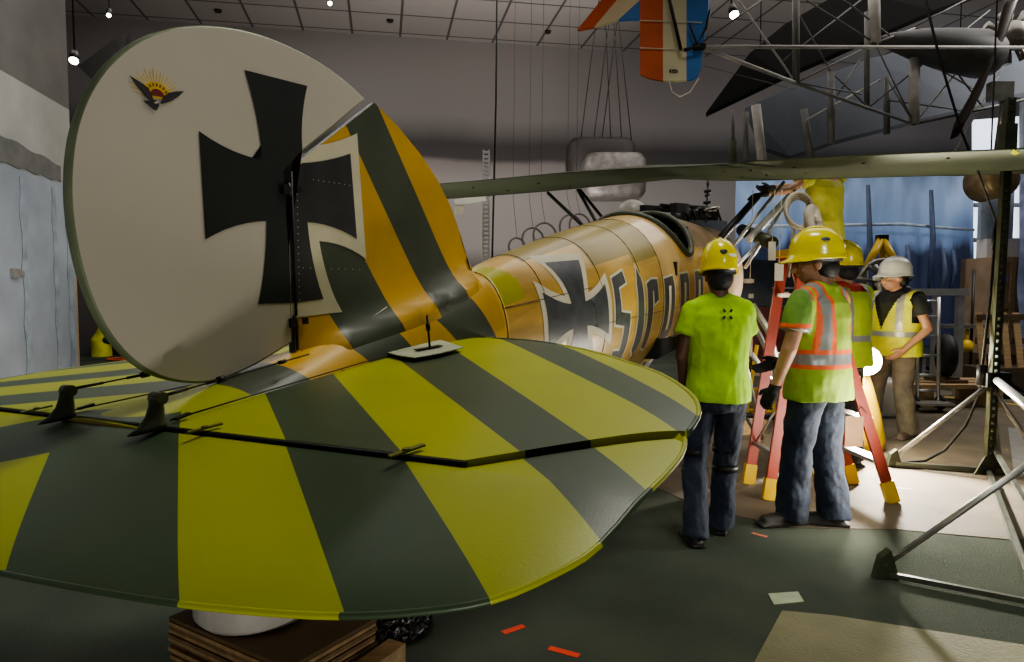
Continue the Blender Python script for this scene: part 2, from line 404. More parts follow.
for t in [-.12, -.08, -.05, -.02, .01, .04, .07, .1, .13, .16, .2, .24, .28, .34, .4, .5, .6, .7, .8]: bmesh.ops.bisect_plane(b, geom=b.verts[:] + b.edges[:] + b.faces[:], plane_co=(0, 0, t), plane_no=(0, 0, 1))
# band borders on the fin, as point + direction in the x,z plane
FB = [((.465, .839), (.668, .520)), ((.390, .588), (.602, .244)), ((.247, .437), (.430, .135)), ((.046, .256), (.20, .02)), ((-.22, .12), (.02, -.12))]
def curveline(x, z, k):            # signed side of band border k
    (x1, z1), (x2, z2) = FB[k]; n = V((-(z2 - z1), x2 - x1)).normalized()
    return (x - x1) * n.x + (z - z1) * n.y
for (x1, z1), (x2, z2) in FB: bmesh.ops.bisect_plane(b, geom=b.verts[:] + b.edges[:] + b.faces[:], plane_co=(x1, 0, z1), plane_no=(-(z2 - z1), 0, x2 - x1))
mb = MB(); topv = ahit(343, 130)
for sd in (-1, 1):
    mp = {}
    for v in b.verts: mp[v] = mb.bm.verts.new((v.co.x - .75 * (fin_y(v.co.x, v.co.z) - FT * min(1, max(.15, (1.05 - v.co.x) * 3))), sd * fin_y(v.co.x, v.co.z), v.co.z))
    for f in b.faces:
        c = f.calc_center_median(); s = [curveline(c.x, c.z, k) > 0 for k in range(5)]
        mi = 0 if s[0] else 1 if s[1] else 0 if s[2] else 1 if s[3] else 0 if s[4] else 1
        if s[1] is False and s[2] and c.z > .6 - .0 and c.x < .37 and False: mi = 0
        q = mb.bm.faces.new([mp[v] for v in (f.verts if sd < 0 else reversed(f.verts))]); q.material_index = mi; q.smooth = True
nb = len(finpoly)
for i in range(nb):                # edge strip around the fin
    (xa, za), (xb, zb) = finpoly[i], finpoly[(i + 1) % nb]
    if za < .0 and zb < .0: continue
    ka, kb = [.75 * (fin_y(x_, z_) - FT * min(1, max(.15, (1.05 - x_) * 3))) for x_, z_ in ((xa, za), (xb, zb))]
    mb.face([(xa - ka, -fin_y(xa, za), za), (xb - kb, -fin_y(xb, zb), zb), (xb - kb, fin_y(xb, zb), zb), (xa - ka, fin_y(xa, za), za)], 2)
fin = mb.build('fin', [gold, fgreen, olive], plane, local=True, normals=False)
b.free()
# rudder
RB = .013
def rp(px, py): return ahit(px, py)
rud_px = [(362, 100), (345, 84), (318, 64), (288, 48), (255, 35), (222, 28), (190, 26.5), (160, 31), (132, 43), (106, 64), (86, 92), (73, 125), (67, 160), (66, 197), (70, 235), (79, 275), (93, 312), (112, 343), (135, 365), (160, 378), (190, 383), (218, 379), (245, 368), (270, 354), (289, 342), (287.5, 300), (285, 250), (281.5, 172), (281, 166), (330, 127)]
def catmull(P, n=4):
    out = []
    for i in range(len(P) - 1):
        p0, p1, p2, p3 = V(P[max(i - 1, 0)]), V(P[i]), V(P[i + 1]), V(P[min(i + 2, len(P) - 1)])
        for k in range(n):
            t = k / n; v = .5 * ((2 * p1) + (p2 - p0) * t + (2 * p0 - 5 * p1 + 4 * p2 - p3) * t * t + (3 * p1 - p0 - 3 * p2 + p3) * t**3); out.append(tuple(v))
    out.append(tuple(P[-1])); return out
rud = [rp(*p) for p in catmull(rud_px[:25]) + rud_px[25:]]
mb = MB()
A = [mb.bm.verts.new((p[0], -RB, p[1])) for p in rud]; B = [mb.bm.verts.new((p[0], RB, p[1])) for p in rud]
inner = offset_poly(rud, -.006)
A2 = [mb.bm.verts.new((p[0], -RB - .004, p[1])) for p in inner]; B2 = [mb.bm.verts.new((p[0], RB + .004, p[1])) for p in inner]
n = len(rud)
for i in range(n):
    j = (i + 1) % n
    for q in ((A[i], A[j], A2[j], A2[i]), (B[j], B[i], B2[i], B2[j]), (A[j], A[i], B[i], B[j])):
        f = mb.bm.faces.new(q); f.material_index = 1; f.smooth = True
mb.bm.faces.new(A2).material_index = 0; mb.bm.faces.new(list(reversed(B2))).material_index = 0
rudder = mb.build('rudder', [white, mat('rudder_edge_green', (.20, .24, .14), .45)], plane, local=True)
# cross across rudder and fin
mb = MB()
rs = lambda u, v: V((u, -RB - .0055, v))
def curve(pts, bow=0):
    return pts
def arcside(a, b, bow, n=6):
    a, b = V(a), V(b); d = (b - a); nn = V((-d.y, d.x)).normalized(); out = []
    for i in range(n + 1):
        t = i / n; q = a + d * t + nn * bow * 4 * t * (1 - t); out.append((q.x, q.y))
    return out
q = lambda x_, y_: ahit(x_, y_, .017)
K = [*arcside(q(244, 70), q(262.5, 160), -.014), *arcside(q(262.5, 160), q(198.5, 131), .0), ]
rc = arcside(q(244, 70), q(262, 160), .010) + arcside(q(262, 160), q(198.5, 131), .012)[1:] + arcside(q(205, 239.5), q(266, 221), .012) + arcside(q(266, 221), q(258, 304), .008)[1:] + [q(290.5, 303), q(288, 250), q(283, 171), q(302, 150)] + arcside(q(302, 150), q(307, 86), .010)[1:]
decal(mb, rc, rs, 0, None)
mb.build('cross_marking', blackm, rudder, local=True)
mb = MB()
fs = lambda off: (lambda u, v: V((u, -fin_y(u, v) - off, v)))
fo = [q(288, 170), q(320, 145)] + arcside(q(320, 145), q(358, 133), -.005)[1:] + [q(367, 259)] + arcside(q(367, 259), q(320, 241), -.014)[1:] + arcside(q(320, 241), q(340.5, 312), -.010)[1:] + [q(292, 318)]
fc = [q(288, 172), q(303, 163)] + arcside(q(303, 163), q(351, 153.5), -.006)[1:] + [q(357.5, 239)] + arcside(q(357.5, 239), q(308, 222), -.012)[1:] + arcside(q(308, 222), q(323.5, 299), -.010)[1:] + [q(292, 303)]
decal(mb, fo, fs(.002), 0, .05); decal(mb, fc, fs(.0035), 1, .05)
mb.build('cross_marking', [cream, mat('cross_black_worn', (.035, .034, .034), .45, var=.35, scale=8)], fin, local=True)
# rivet rows, hinges, seam on the fin
mb = MB()
def dot(px, py, r=.0032, s=None):
    x, z = ahit(px, py); y = -fin_y(x, z) - .004; mb.cone((x, y, z), (x, y - .001, z), r, r, 6)
for i in range(24): dot(293 + .35 * i / 2.2, 168 + i * 6.6, .0018)
for i in range(9): dot(310 + i * 5.2, 180 + i * .8, .0018); dot(300 + i * 7, 268 + .2 * i, .0018)
for i in range(5): dot(362 + i * 5, 262 - i * .4, .0018)
tag(mb.build('rivet_row', cream, fin, local=True), kind='stuff')
for (pxy, pz) in ((285, 190), (292, 322)):
    mb = MB(); x, z = ahit(pxy, pz); mb.box((x - .018, -RB - .010, z), (.022, .010, .03)); mb.cone((x + .0, -RB - .004, z - .02), (x + .0, -RB - .004, z + .02), .008, .008, 10)
    mb.box((x + .035, -RB - .010, z), (.02, .008, .02))
    mb.build('rudder_hinge', dark, rudder, local=True)
mb = MB(); x, z = ahit(286.5, 172); x2, z2 = ahit(293, 350); mb.tube([(x + .004, -.0165, z), (x2 + .004, -.0165, z2)], .0042, 8); mb.build('rudder_gap_line', blk, plane, local=True)  # black tube standing in for the dark gap between rudder and fin
mb = MB()
for pts in ([(399, 384), (345, 348)],): pass
a = ahit(380, 318, .05); mb.tube([V((a[0] - .06, -fin_y(a[0] - .06, a[1] + .01) - .006, a[1] + .0)), V((a[0] + .05, -fin_y(a[0] + .05, a[1] + .035) - .006, a[1] + .035))], .002, 5)
mb.build('seam_tape', cream, fin, local=True)

# emblem on the rudder: winged creature before a rising yellow sun
mb = MB(); es = lambda k: (lambda u, v: V((u, -RB - .005 - .0004 * k, v)))
e = lambda x, y: ahit(120 + x * 80 / 883, 60 + y * 60 / 662, .018)
c0 = e(410, 400)
sun = [(c0[0] + .040 * math.cos(R(a)), c0[1] + .036 * math.sin(R(a))) for a in range(-10, 191, 10)]
decal(mb, sun, es(1), 1, None)
for k in range(19):
    a = R(8 + k * 9.2); r0, r1 = .035, .066 + .008 * (k % 2)
    p = lambda r, d: (c0[0] + r * math.cos(a + d), c0[1] + r * .95 * math.sin(a + d))
    decal(mb, [p(r0, -.07), p(r1, -.02), p(r1, .02), p(r0, .07)], es(.5), 0, None)
for k in range(7):
    a = R(30 + k * 19); p = lambda r, d: (c0[0] + r * math.cos(a + d), c0[1] + r * .95 * math.sin(a + d))
    decal(mb, [p(.026, -.09), p(.034, -.07), p(.034, .07), p(.026, .09)], es(2), 4, None)
decal(mb, [(c0[0] + .020 * math.cos(R(a)), c0[1] + .018 * math.sin(R(a))) for a in range(0, 181, 15)], es(3), 2, None)
decal(mb, [e(100, 170), e(190, 225), e(265, 275), e(320, 330), e(350, 400), e(370, 455), e(320, 450), e(270, 400), e(215, 330), e(150, 250)], es(4), 3, None)
decal(mb, [e(440, 470), e(480, 400), e(530, 365), e(620, 350), e(705, 345), e(650, 395), e(570, 450), e(500, 475), e(450, 490)], es(4), 3, None)
decal(mb, [e(250, 450), e(330, 455), e(380, 440), e(430, 470), e(425, 510), e(400, 560), e(360, 545), e(310, 500)], es(4), 3, None)
decal(mb, [e(370, 465), e(430, 450), e(425, 475), e(385, 485)], es(5), 5, None)
for kk in range(5): decal(mb, [e(190 + kk * 28, 250 + kk * 30), e(250 + kk * 20, 300 + kk * 28), e(240 + kk * 20, 312 + kk * 28)], es(5), 6, None)
decal(mb, [e(500, 455), e(640, 365), e(560, 430)], es(5), 6, None)
mb.build('emblem', [mat('pale_yellow', (.70, .55, .22), .6), mat('sun_yellow', (.70, .43, .03), .6), mat('dark_red', (.16, .015, .015), .6), mat('wing_dark', (.03, .028, .03), .6), mat('brown_marks', (.16, .09, .01), .6), white, mat('wing_violet', (.09, .06, .10), .6)], rudder, local=True)

# ---- tailplane and elevator
LEs = [(1.503, .0), (1.503, .127), (1.438, .404), (1.311, .638), (1.19, .80), (1.082, .921), (.888, 1.114), (.667, 1.261), (.504, 1.326), (.38, 1.345)]
LEs = LEs[:1] + catmull(LEs[1:], 3)
SL = [(( -.189, .052), (-.459, .436)), ((-.019, .292), (-.416, .836)), ((.301, .21), (-.357, 1.096)), ((.529, .257), (-.276, 1.269)), ((.938, .129), (-.123, 1.357)), ((1.158, .213), (.015, 1.383)), ((1.405, .285), (.296, 1.365)), ((1.33, .589), (.477, 1.325))]
def band_index(x, y):
    y = abs(y); k = 0
    for (x1, y1), (x2, y2) in SL:
        if (x - x1) * (y2 - y1) - (y - y1) * (x2 - x1) > 0: k += 1
    return k
def plate(outline, thick, zf, e, name, extra_cols=None):
    """flat tail surface; outline (x, starboard y) polygon for the starboard half incl. centreline, mirrored to port"""
    mb = MB()
    for side in (1, -1):
        b = bmesh.new(); f = b.faces.new([b.verts.new((p[0], p[1], 0)) for p in outline]); bmesh.ops.triangulate(b, faces=[f])
        for t in [i * .035 for i in range(1, 41)]: bmesh.ops.bisect_plane(b, geom=b.verts[:] + b.edges[:] + b.faces[:], plane_co=(0, t, 0), plane_no=(0, 1, 0))
        for t in [-.5 + i * .035 for i in range(60)]: bmesh.ops.bisect_plane(b, geom=b.verts[:] + b.edges[:] + b.faces[:], plane_co=(t, 0, 0), plane_no=(1, 0, 0))
        for (x1, y1), (x2, y2) in SL: bmesh.ops.bisect_plane(b, geom=b.verts[:] + b.edges[:] + b.faces[:], plane_co=(x1, y1, 0), plane_no=(y2 - y1, -(x2 - x1), 0))
        for sz in (1, -1):
            mp = {v: mb.bm.verts.new((v.co.x, -side * v.co.y, sz * zf(v.co.x, v.co.y) - (max(0, v.co.x + .012) * math.tan(e) + .001 * min(1, max(0, v.co.x + .06) / .06) if e else 0))) for v in b.verts}
            for f in b.faces:
                c = f.calc_center_median()
                q = mb.bm.faces.new([mp[v] for v in f.verts]); q.smooth = True
                k = band_index(c.x, c.y); q.material_index = (k % 2) if sz > 0 else 2
        b.free()
    bmesh.ops.remove_doubles(mb.bm, verts=mb.bm.verts, dist=.0008)
    # edge walls
    be = [e_ for e_ in mb.bm.edges if e_.is_boundary]
    mb.bm.transform(TM(e)); mb.bm.transform(AI)
    return mb
def edge_dist(p, poly):
    q = V(p); d = 9
    for i in range(len(poly) - 1):
        a, b = V(poly[i]), V(poly[i + 1]); t = max(0, min(1, (q - a).dot(b - a) / max(1e-9, (b - a).length_squared))); d = min(d, (q - a - (b - a) * t).length)
    return d
tips = [(.31, 1.352)]
tail_out = [(.004, 0), *LEs[0:1], *LEs[1:], (.33, 1.349), (.004, 1.055)]
def zf_tail(x, y):
    d = edge_dist((x, y), LEs + [(.33, 1.349)]); return .0005 + .020 * (1 - math.exp(-d / .08))
mb = plate(tail_out, 0, zf_tail, 0, 'tailplane')
tailplane = mb.build('tailplane', [lime, olive, plyl], plane, local=True)
TE = [(.30, 1.352), (.20, 1.374), (.03, 1.378), (-.133, 1.361), (-.21, 1.325), (-.278, 1.27), (-.323, 1.192), (-.362, 1.092), (-.391, .973), (-.416, .836), (-.437, .674), (-.462, .425), (-.475, .2), (-.478, 0)]
TE = catmull(TE, 3)
el_out = [(-.004, 0), (-.004, 1.060), (.290, 1.338), *TE[1:]]
def zf_el(x, y):
    d = edge_dist((x, y), TE); return .0005 + .014 * (1 - math.exp(-d / .07))
mb = plate(el_out, 0, zf_el, .2, 'elevator')
elevator = mb.build('elevator', [lime, olive, plyl], plane, local=True)
# rolled edge tube round the elevator
mb = MB()
full = [(x, y) for x, y in TE] + [(x, -y) for x, y in reversed(TE[:-1])]
pts = [AI @ (TM(.2) @ V((x, -y, -(max(0, x + .012) * math.tan(.2) + .001 * min(1, max(0, x + .06) / .06))))) for x, y in full]
cols = []
mb.tube(pts, .005, 8)
for f in mb.bm.faces:
    c = TM(.2).inverted() @ (AM @ f.calc_center_median()); f.material_index = band_index(c.x, c.y) % 2
mb.build('trailing_edge', [lime, olive], elevator, local=True, normals=True)
mb = MB(); pts = [AI @ (TM(0) @ V((x, -y, 0))) for x, y in LEs[1:] + [(.33, 1.349)]]
mb.tube(pts, .006, 8); pts = [AI @ (TM(0) @ V((x, y, 0))) for x, y in LEs[1:] + [(.33, 1.349)]]; mb.tube(pts, .006, 8)
for f in mb.bm.faces:
    c = TM(0).inverted() @ (AM @ f.calc_center_median()); f.material_index = band_index(c.x, c.y) % 2
mb.build('leading_edge', [lime, olive], tailplane, local=True)
def TL(x, s, z=0, e=0): return AI @ (TM(e) @ V((x, -s, z)))
# dark gap line at the hinge
mb = MB(); mb.tube([TL(0, -1.06, .0165), TL(0, 1.06, .0165)], .0038, 8)
mb.build('hinge_gap', blk, tailplane, local=True)
for sg in (1, -1):
    mb = MB(); N_ = 24
    for i in range(N_):
        t0, t1 = i / N_, (i + 1) / N_; h0, h1 = .0212 - .014 * t0**6, .0212 - .014 * t1**6
        q0 = (.0035 + .3265 * t0, (1.0555 + .2935 * t0) * sg); q1 = (.0035 + .3265 * t1, (1.0555 + .2935 * t1) * sg)
        mb.face([TL(*q0, -.02), TL(*q1, -.02), TL(*q1, h1), TL(*q0, h0)], (band_index(q0[0], q0[1]) % 2))
    mb.build('balance_edge', [mat('lime_edge', (.42, .43, .01), .45), mat('black_green_edge', (.012, .016, .010), .5)], tailplane, local=True)
hpm = mat('hinge_lime', (.16, .17, .02), .4)
for s in (.36, .93, -.36, -.93): 
    mb = MB(); mb.bar(TL(-.035, s - .012, .026), TL(.035, s + .012, .030), .013, .004); mb.cone(TL(0, s, .028), TL(0, s, .033), .008, .008, 8); mb.build('hinge_plate', hpm, tailplane, local=True)

# horns
for s in (.20, -.185):
    mb = MB(); tipx = .008; segs = []
    for i, (z, dx, w, t) in enumerate(((0, -.020, .060, .024), (.012, -.012, .042, .019), (.032, -.003, .029, .016), (.055, .002, .022, .014), (.075, .004, .019, .014))):
        segs.append([TL(-.005 + dx + w * math.cos(a) * (1 if math.cos(a) < 0 else .6), s + t * math.sin(a), .018 + z) for a in [2 * PI * k / 12 for k in range(12)]])
    mb.loft(segs); mb.cone(TL(.0, s - .018, .088), TL(.0, s + .018, .088), .015, .015, 12)
    hn = mb.build('control_horn', oliveS, elevator, local=True)
    mb = MB(); top = TL(.01, s, .090); ent = V((-.05, -.11 if s > 0 else .11, .0)); d = ent - top
    mb.tube([top, ent], .0022, 6); mb.tube([top + d * .02, top + d * .14], .004, 6); mb.cone(top + d * .32, top + d * .36, .009, .009, 8); mb.tube([top + d * .25, top + d * .46], .004, 6); mb.cone(top + d * .75, top + d * .8, .006, .006, 8)
    mb.build('control_cable', dark, plane, local=True)
# fuselage root seam lines on the tailplane
mb = MB()
for sg in (1, -1): mb.tube([TL(.02, .205 * sg, .030), TL(.305, .175 * sg, .03), TL(.551, .153 * sg, .03), TL(.896, .125 * sg, .03), TL(1.15, .13 * sg, .03)], .002, 5); mb.bar(TL(.03, .21 * sg, .03), TL(.07, .205 * sg, .034), .014, .006)
mb.tube([V((.0, -fin_y(0, .0) - .01, .0)), V((.06, -.13, -.07)), V((.16, -.155, -.085)), V((.30, -.14, -.075))], .0022, 5)
mb.build('root_seam', dark, tailplane, local=True)
# leather/paper patch with a strut stub on the port... starboard root of the tailplane
mb = MB(); pz = .034
P = lambda px, py: TM(0).inverted() @ HIT(px, py, TM(0) @ V((0, 0, pz)), TU)
pp = [P(383, 352), P(405, 345), P(429, 338), P(446, 342), P(463, 348), P(440, 354), P(415, 358.5), P(398, 356)]
mb.prism([(p.x, p.y) for p in pp], lambda u, v: AI @ (TM(0) @ V((u, v, pz))), lambda u, v: AI @ (TM(0) @ V((u, v, pz + .003))))
patch = mb.build('white_patch', mat('pale_green_card', (.42, .46, .33), .7), tailplane, local=True)
mb = MB(); a = P(430, 350)
w = lambda dx, dy, z: AI @ (TM(0) @ V((a.x + dx, a.y + dy, pz + z)))
mb.bar(w(-.05, .02, .008), w(.05, -.01, .008), .03, .004); mb.tube([w(0, 0, 0), w(0, 0, .05), w(0, 0, .125)], .004, 6); mb.cone(w(0, 0, .07), w(0, 0, .095), .008, .008, 8)
mb.build('wire_stub', dark, patch, local=True)

# ---- upper wing
mb = MB(); S_ = [-4.5, -4.3, -3.8, -3, -2, -1.2, -.75, -.5, 0, .35, .6, .9, 1.6, 2.3, 3, 3.8, 4.3, 4.5]
def lin(x, pts):
    if x <= pts[0][0]: return pts[0][1]
    for (a, b), (c, d) in zip(pts, pts[1:]):
        if x <= c: return b + (d - b) * (x - a) / (c - a)
    return pts[-1][1]
sec = []
for s in S_:
    xt = lin(s, [(-4.5, 4.9), (-4.3, 4.5), (-3.8, 4.25), (-1, 4.3), (-.6, 4.5), (-.2, 4.62), (.2, 4.62), (.55, 4.3), (3.8, 4.3), (4.3, 4.5), (4.5, 4.9)])
    xl = lin(s, [(-4.5, 5.4), (-4.3, 5.7), (-3.6, 5.8), (3.6, 5.8), (4.3, 5.7), (4.5, 5.4)])
    zt = lin(s, [(-4.5, .97), (-2.33, .932), (-1.05, .927), (-.28, .925), (.45, .878), (1.6, .826), (2.3, .788), (4.5, .66)])
    zl = lin(s, [(-4.5, .92), (-3.4, .895), (-2, .885), (-.45, .90), (.1, .825), (.75, .79), (1.24, .765), (2.5, .69), (4.5, .57)])
    ring = []
    n = 12
    for i in range(n + 1):              # top surface TE -> LE
        t = i / n; u = 1 - t; ring.append(V((xt + (xl - xt) * t, -s, zt + (zl - zt) * t + .10 * (2.1 * t**.9 * 0 + math.sin(PI * t**1.25)) * .9)))
    for i in range(n - 1, 0, -1):
        t = i / n; ring.append(V((xt + (xl - xt) * t, -s, zt + (zl - zt) * t - .012 * math.sin(PI * t) * (1 if t > .5 else -.2))))
    sec.append(ring)
mb.loft(sec)
for f in mb.bm.faces:
    c = f.calc_center_median()
    if -.0 < c.y < 1.0 and f.normal.z < 0 and c.x > 5.2: f.material_index = 1
wing = mb.build('upper_wing', [wingg, wingb], plane, local=True)
for s in (-2.2, -1.45, .3, .52, .85, 1.35, 1.9, 2.5, 3.1): 
    for xx in (4.5, 5.2): mb = MB(); mb.cone((xx, -s, lin(s, [(-4.5, .97), (2.3, .79), (4.5, .66)]) - .02), (xx, -s, lin(s, [(-4.5, .97), (2.3, .79), (4.5, .66)]) - .03), .012, .012, 8); mb.build('wing_fitting', dark, wing, local=True)
mb = MB(); mb.prism([(4.32, 2.27), (4.52, 2.27), (5.0, 2.40), (4.82, 2.40)], lambda u, v: V((u, -v, .795 - .04 * (u - 4.3) - .006)), lambda u, v: V((u, -v, .795 - .04 * (u - 4.3) - .012))); mb.build('wing_marking', lime, wing, local=True)
mb = MB()
for s, xa, xb, za in ((-.62, 3.95, 4.5, .3), (-.55, 4.3, 4.55, .3), (-.50, 4.35, 4.75, .3), (.45, 4.35, 4.75, .3), (.55, 4.9, 5.1, .2)):
    pass
def astrut(px1, py1, x1, px2, py2, x2, r, name, m):
    """strut between two measured points, each at its own station along the fuselage"""
    a = AI @ HIT(px1, py1, aw(x1, 0, 0), F_); b_ = AI @ HIT(px2, py2, aw(x2, 0, 0), F_); mb = MB(); mb.tube([a, b_], r, 10); return mb.build(name, m, plane, local=True)
astrut(548, 193, 4.6, 583, 226, 4.1, .016, 'cabane_strut', blk)
astrut(578, 190, 4.8, 596, 222, 4.3, .015, 'cabane_strut', blk)
astrut(580, 190, 4.9, 605, 221, 4.6, .015, 'cabane_strut', blk)
astrut(758, 196, 4.9, 717, 242, 4.3, .030, 'cabane_strut', dark)
astrut(784, 182, 4.8, 733, 246, 4.3, .014, 'cabane_strut', sil)
astrut(770, 232, 4.6, 727, 275, 4.2, .012, 'cabane_strut', alum)
astrut(795, 190, 4.9, 745, 268, 4.5, .014, 'cabane_strut', sil)
astrut(742, 230, 5.0, 772, 243, 4.4, .055, 'exhaust_pipe', oliveS)
astrut(790, 196, 4.9, 748, 240, 4.5, .03, 'cabane_strut', plast)
# engine top, guns and rigging above the nose
mb = MB()
for k in range(6):
    x = 4.2 + .22 * k; mb.cone((x, 0, .34), (x, 0, .52), .065, .06, 14); mb.tube([(x, -.09, .42), (x, -.05, .55), (x, .08, .56)], .012, 6)
mb.box((4.75, 0, .36), (1.3, .24, .14)); mb.tube([(4.1, .11, .56), (5.4, .11, .56)], .018, 8)
mb.build('engine', dark, plane, local=True)
for s in (.12, -.12):
    mb = MB(); mb.box((3.85, -s, .52), (.34, .05, .07)); mb.tube([(3.9, -s, .53), (4.6, -s, .53)], .022, 10); mb.build('machine_gun', dark, plane, local=True)
mb = MB(); xx, zz = 3.9, .5
for dx, r in ((0, .05), (.0, .07)): pass
a = AI @ G(706, 222, 5.6); b_ = AI @ G(708, 180, 5.9); mb.tube([a, b_], .008, 6)
for t, r in ((.15, .045), (.3, .07), (.45, .03), (.62, .02), (.72, .03), (.9, .012)): c = a + (b_ - a) * t; mb.cone(c - V((0, 0, .012)), c + V((0, 0, .012)), r, r, 12)
mb.build('gun_sight', dark, plane, local=True)
mb = MB(); mb.ring(AI @ G(712, 209, 5.6), (.1, .2, 1), .06, .005); mb.build('sight_ring', alum, plane, local=True)
mb = MB(); mb.cone((5.4, 0, -.1), (5.75, 0, -.1), .07, .05, 20); mb.cone((5.7, 0, -.1), (5.74, 0, -.1), .12, .12, 20); mb.build('propeller_shaft', steel, plane, local=True)
for sgn in (1, -1):        # undercarriage
    wh = AI @ V((*(aw(5.1, .85 * sgn, 0)).xy, .38))
    mb = MB()
    mb.tube([(4.6, -.3 * sgn, -.45), wh], .022, 8); mb.tube([(5.4, -.3 * sgn, -.42), wh], .022, 8); mb.build('undercarriage_strut', alum, plane, local=True)
    wc = AM @ wh; ax = R_
    mb = MB(); mb.ring(wc, ax, .34, .042, 32, 10); mb.build('tyre', blk, plane); mb = MB(); mb.cone(wc - ax * .03, wc + ax * .03, .30, .30, 32); mb.build('wheel_cover', gold, plane)
mb = MB(); mb.tube([V((*(aw(5.1, -.95, 0)).xy, .38)), V((*(aw(5.1, .95, 0)).xy, .38))], .025, 8); mb.build('axle', dark, plane)

# ================================================================== ROOM
rdir = V((math.cos(R(10.5)), math.sin(R(10.5)), 0)); rnor = V((-rdir.y, rdir.x, 0))
def wallmat():
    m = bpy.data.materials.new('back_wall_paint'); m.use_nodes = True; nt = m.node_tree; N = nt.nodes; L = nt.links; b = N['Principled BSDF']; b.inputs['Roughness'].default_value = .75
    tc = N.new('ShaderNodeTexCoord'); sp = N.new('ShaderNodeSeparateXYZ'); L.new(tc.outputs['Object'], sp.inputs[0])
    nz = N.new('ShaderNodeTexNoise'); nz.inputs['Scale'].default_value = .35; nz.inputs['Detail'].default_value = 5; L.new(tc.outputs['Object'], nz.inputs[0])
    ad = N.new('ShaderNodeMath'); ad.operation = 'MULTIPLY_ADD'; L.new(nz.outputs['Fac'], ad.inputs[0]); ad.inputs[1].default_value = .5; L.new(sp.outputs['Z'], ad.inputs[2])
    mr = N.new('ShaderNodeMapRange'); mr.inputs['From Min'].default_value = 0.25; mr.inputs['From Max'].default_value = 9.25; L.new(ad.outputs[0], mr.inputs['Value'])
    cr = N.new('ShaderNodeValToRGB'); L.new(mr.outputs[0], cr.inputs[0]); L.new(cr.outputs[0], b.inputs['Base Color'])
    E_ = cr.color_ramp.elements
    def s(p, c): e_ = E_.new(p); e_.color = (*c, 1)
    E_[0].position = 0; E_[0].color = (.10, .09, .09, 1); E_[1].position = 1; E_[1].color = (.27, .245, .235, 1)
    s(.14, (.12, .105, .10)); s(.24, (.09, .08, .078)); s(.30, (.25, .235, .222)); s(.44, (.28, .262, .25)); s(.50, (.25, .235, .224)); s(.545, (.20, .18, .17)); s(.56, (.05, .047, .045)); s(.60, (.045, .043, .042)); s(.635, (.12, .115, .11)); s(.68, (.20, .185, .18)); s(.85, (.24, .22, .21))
    return m
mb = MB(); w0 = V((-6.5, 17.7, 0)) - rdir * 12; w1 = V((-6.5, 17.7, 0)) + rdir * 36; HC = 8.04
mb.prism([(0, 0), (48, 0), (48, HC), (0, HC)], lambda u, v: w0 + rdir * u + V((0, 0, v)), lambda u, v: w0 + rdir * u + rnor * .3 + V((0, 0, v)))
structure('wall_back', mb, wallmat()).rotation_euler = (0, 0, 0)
# floor
def floormat():
    m = mat('green_grey_carpet', (.050, .062, .048), .95, col2=(.085, .098, .075), scale=1.2, bump=.4, bscale=180)
    return m
mb = MB(); mb.box((6, 10, -.05), (52, 34, .1)); structure('floor', mb, floormat())
# ceiling tiles
m = bpy.data.materials.new('ceiling_tiles'); m.use_nodes = True; nt = m.node_tree; N = nt.nodes; L = nt.links; bs = N['Principled BSDF']; bs.inputs['Roughness'].default_value = .85
tc = N.new('ShaderNodeTexCoord'); mp = N.new('ShaderNodeMapping'); mp.inputs['Rotation'].default_value = (0, 0, R(-10.5)); L.new(tc.outputs['Object'], mp.inputs[0])
br = N.new('ShaderNodeTexBrick'); br.offset = 0; br.inputs['Scale'].default_value = 1; br.inputs['Brick Width'].default_value = 1.2; br.inputs['Row Height'].default_value = 1.2; br.inputs['Mortar Size'].default_value = .03
br.inputs['Color1'].default_value = (.40, .375, .355, 1); br.inputs['Color2'].default_value = (.45, .42, .40, 1); br.inputs['Mortar'].default_value = (.12, .11, .105, 1); L.new(mp.outputs[0], br.inputs[0]); L.new(br.outputs[0], bs.inputs['Base Color'])
mb = MB(); mb.box((6, 10, HC + .05), (52, 34, .1)); structure('ceiling', mb, m)
# left partition wall
lw1 = G(76, 300, 7.0).xy; lw1 = V((lw1.x, lw1.y, 0)); ldir = V((-.19, 1, 0)).normalized(); lw0 = lw1 - ldir * 9
m = bpy.data.materials.new('drywall_partition'); m.use_nodes = True; nt = m.node_tree; N = nt.nodes; L = nt.links; bs = N['Principled BSDF']; bs.inputs['Roughness'].default_value = .8
tc = N.new('ShaderNodeTexCoord'); sp = N.new('ShaderNodeSeparateXYZ'); L.new(tc.outputs['Object'], sp.inputs[0]); nz = N.new('ShaderNodeTexNoise'); nz.inputs['Scale'].default_value = 2.5; nz.inputs['Detail'].default_value = 6; L.new(tc.outputs['Object'], nz.inputs[0])
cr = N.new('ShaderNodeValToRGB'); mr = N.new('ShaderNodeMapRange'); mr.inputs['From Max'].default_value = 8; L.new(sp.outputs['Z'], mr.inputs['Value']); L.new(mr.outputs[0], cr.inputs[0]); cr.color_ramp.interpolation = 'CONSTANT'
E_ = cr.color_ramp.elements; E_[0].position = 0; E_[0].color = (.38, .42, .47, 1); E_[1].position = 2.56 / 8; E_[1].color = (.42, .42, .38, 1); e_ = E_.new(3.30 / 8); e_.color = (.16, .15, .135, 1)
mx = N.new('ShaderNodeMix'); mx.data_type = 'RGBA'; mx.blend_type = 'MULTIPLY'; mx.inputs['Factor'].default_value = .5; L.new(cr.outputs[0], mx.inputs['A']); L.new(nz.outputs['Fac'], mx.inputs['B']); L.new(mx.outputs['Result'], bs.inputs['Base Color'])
mb = MB(); ln = V((-ldir.y, ldir.x, 0))
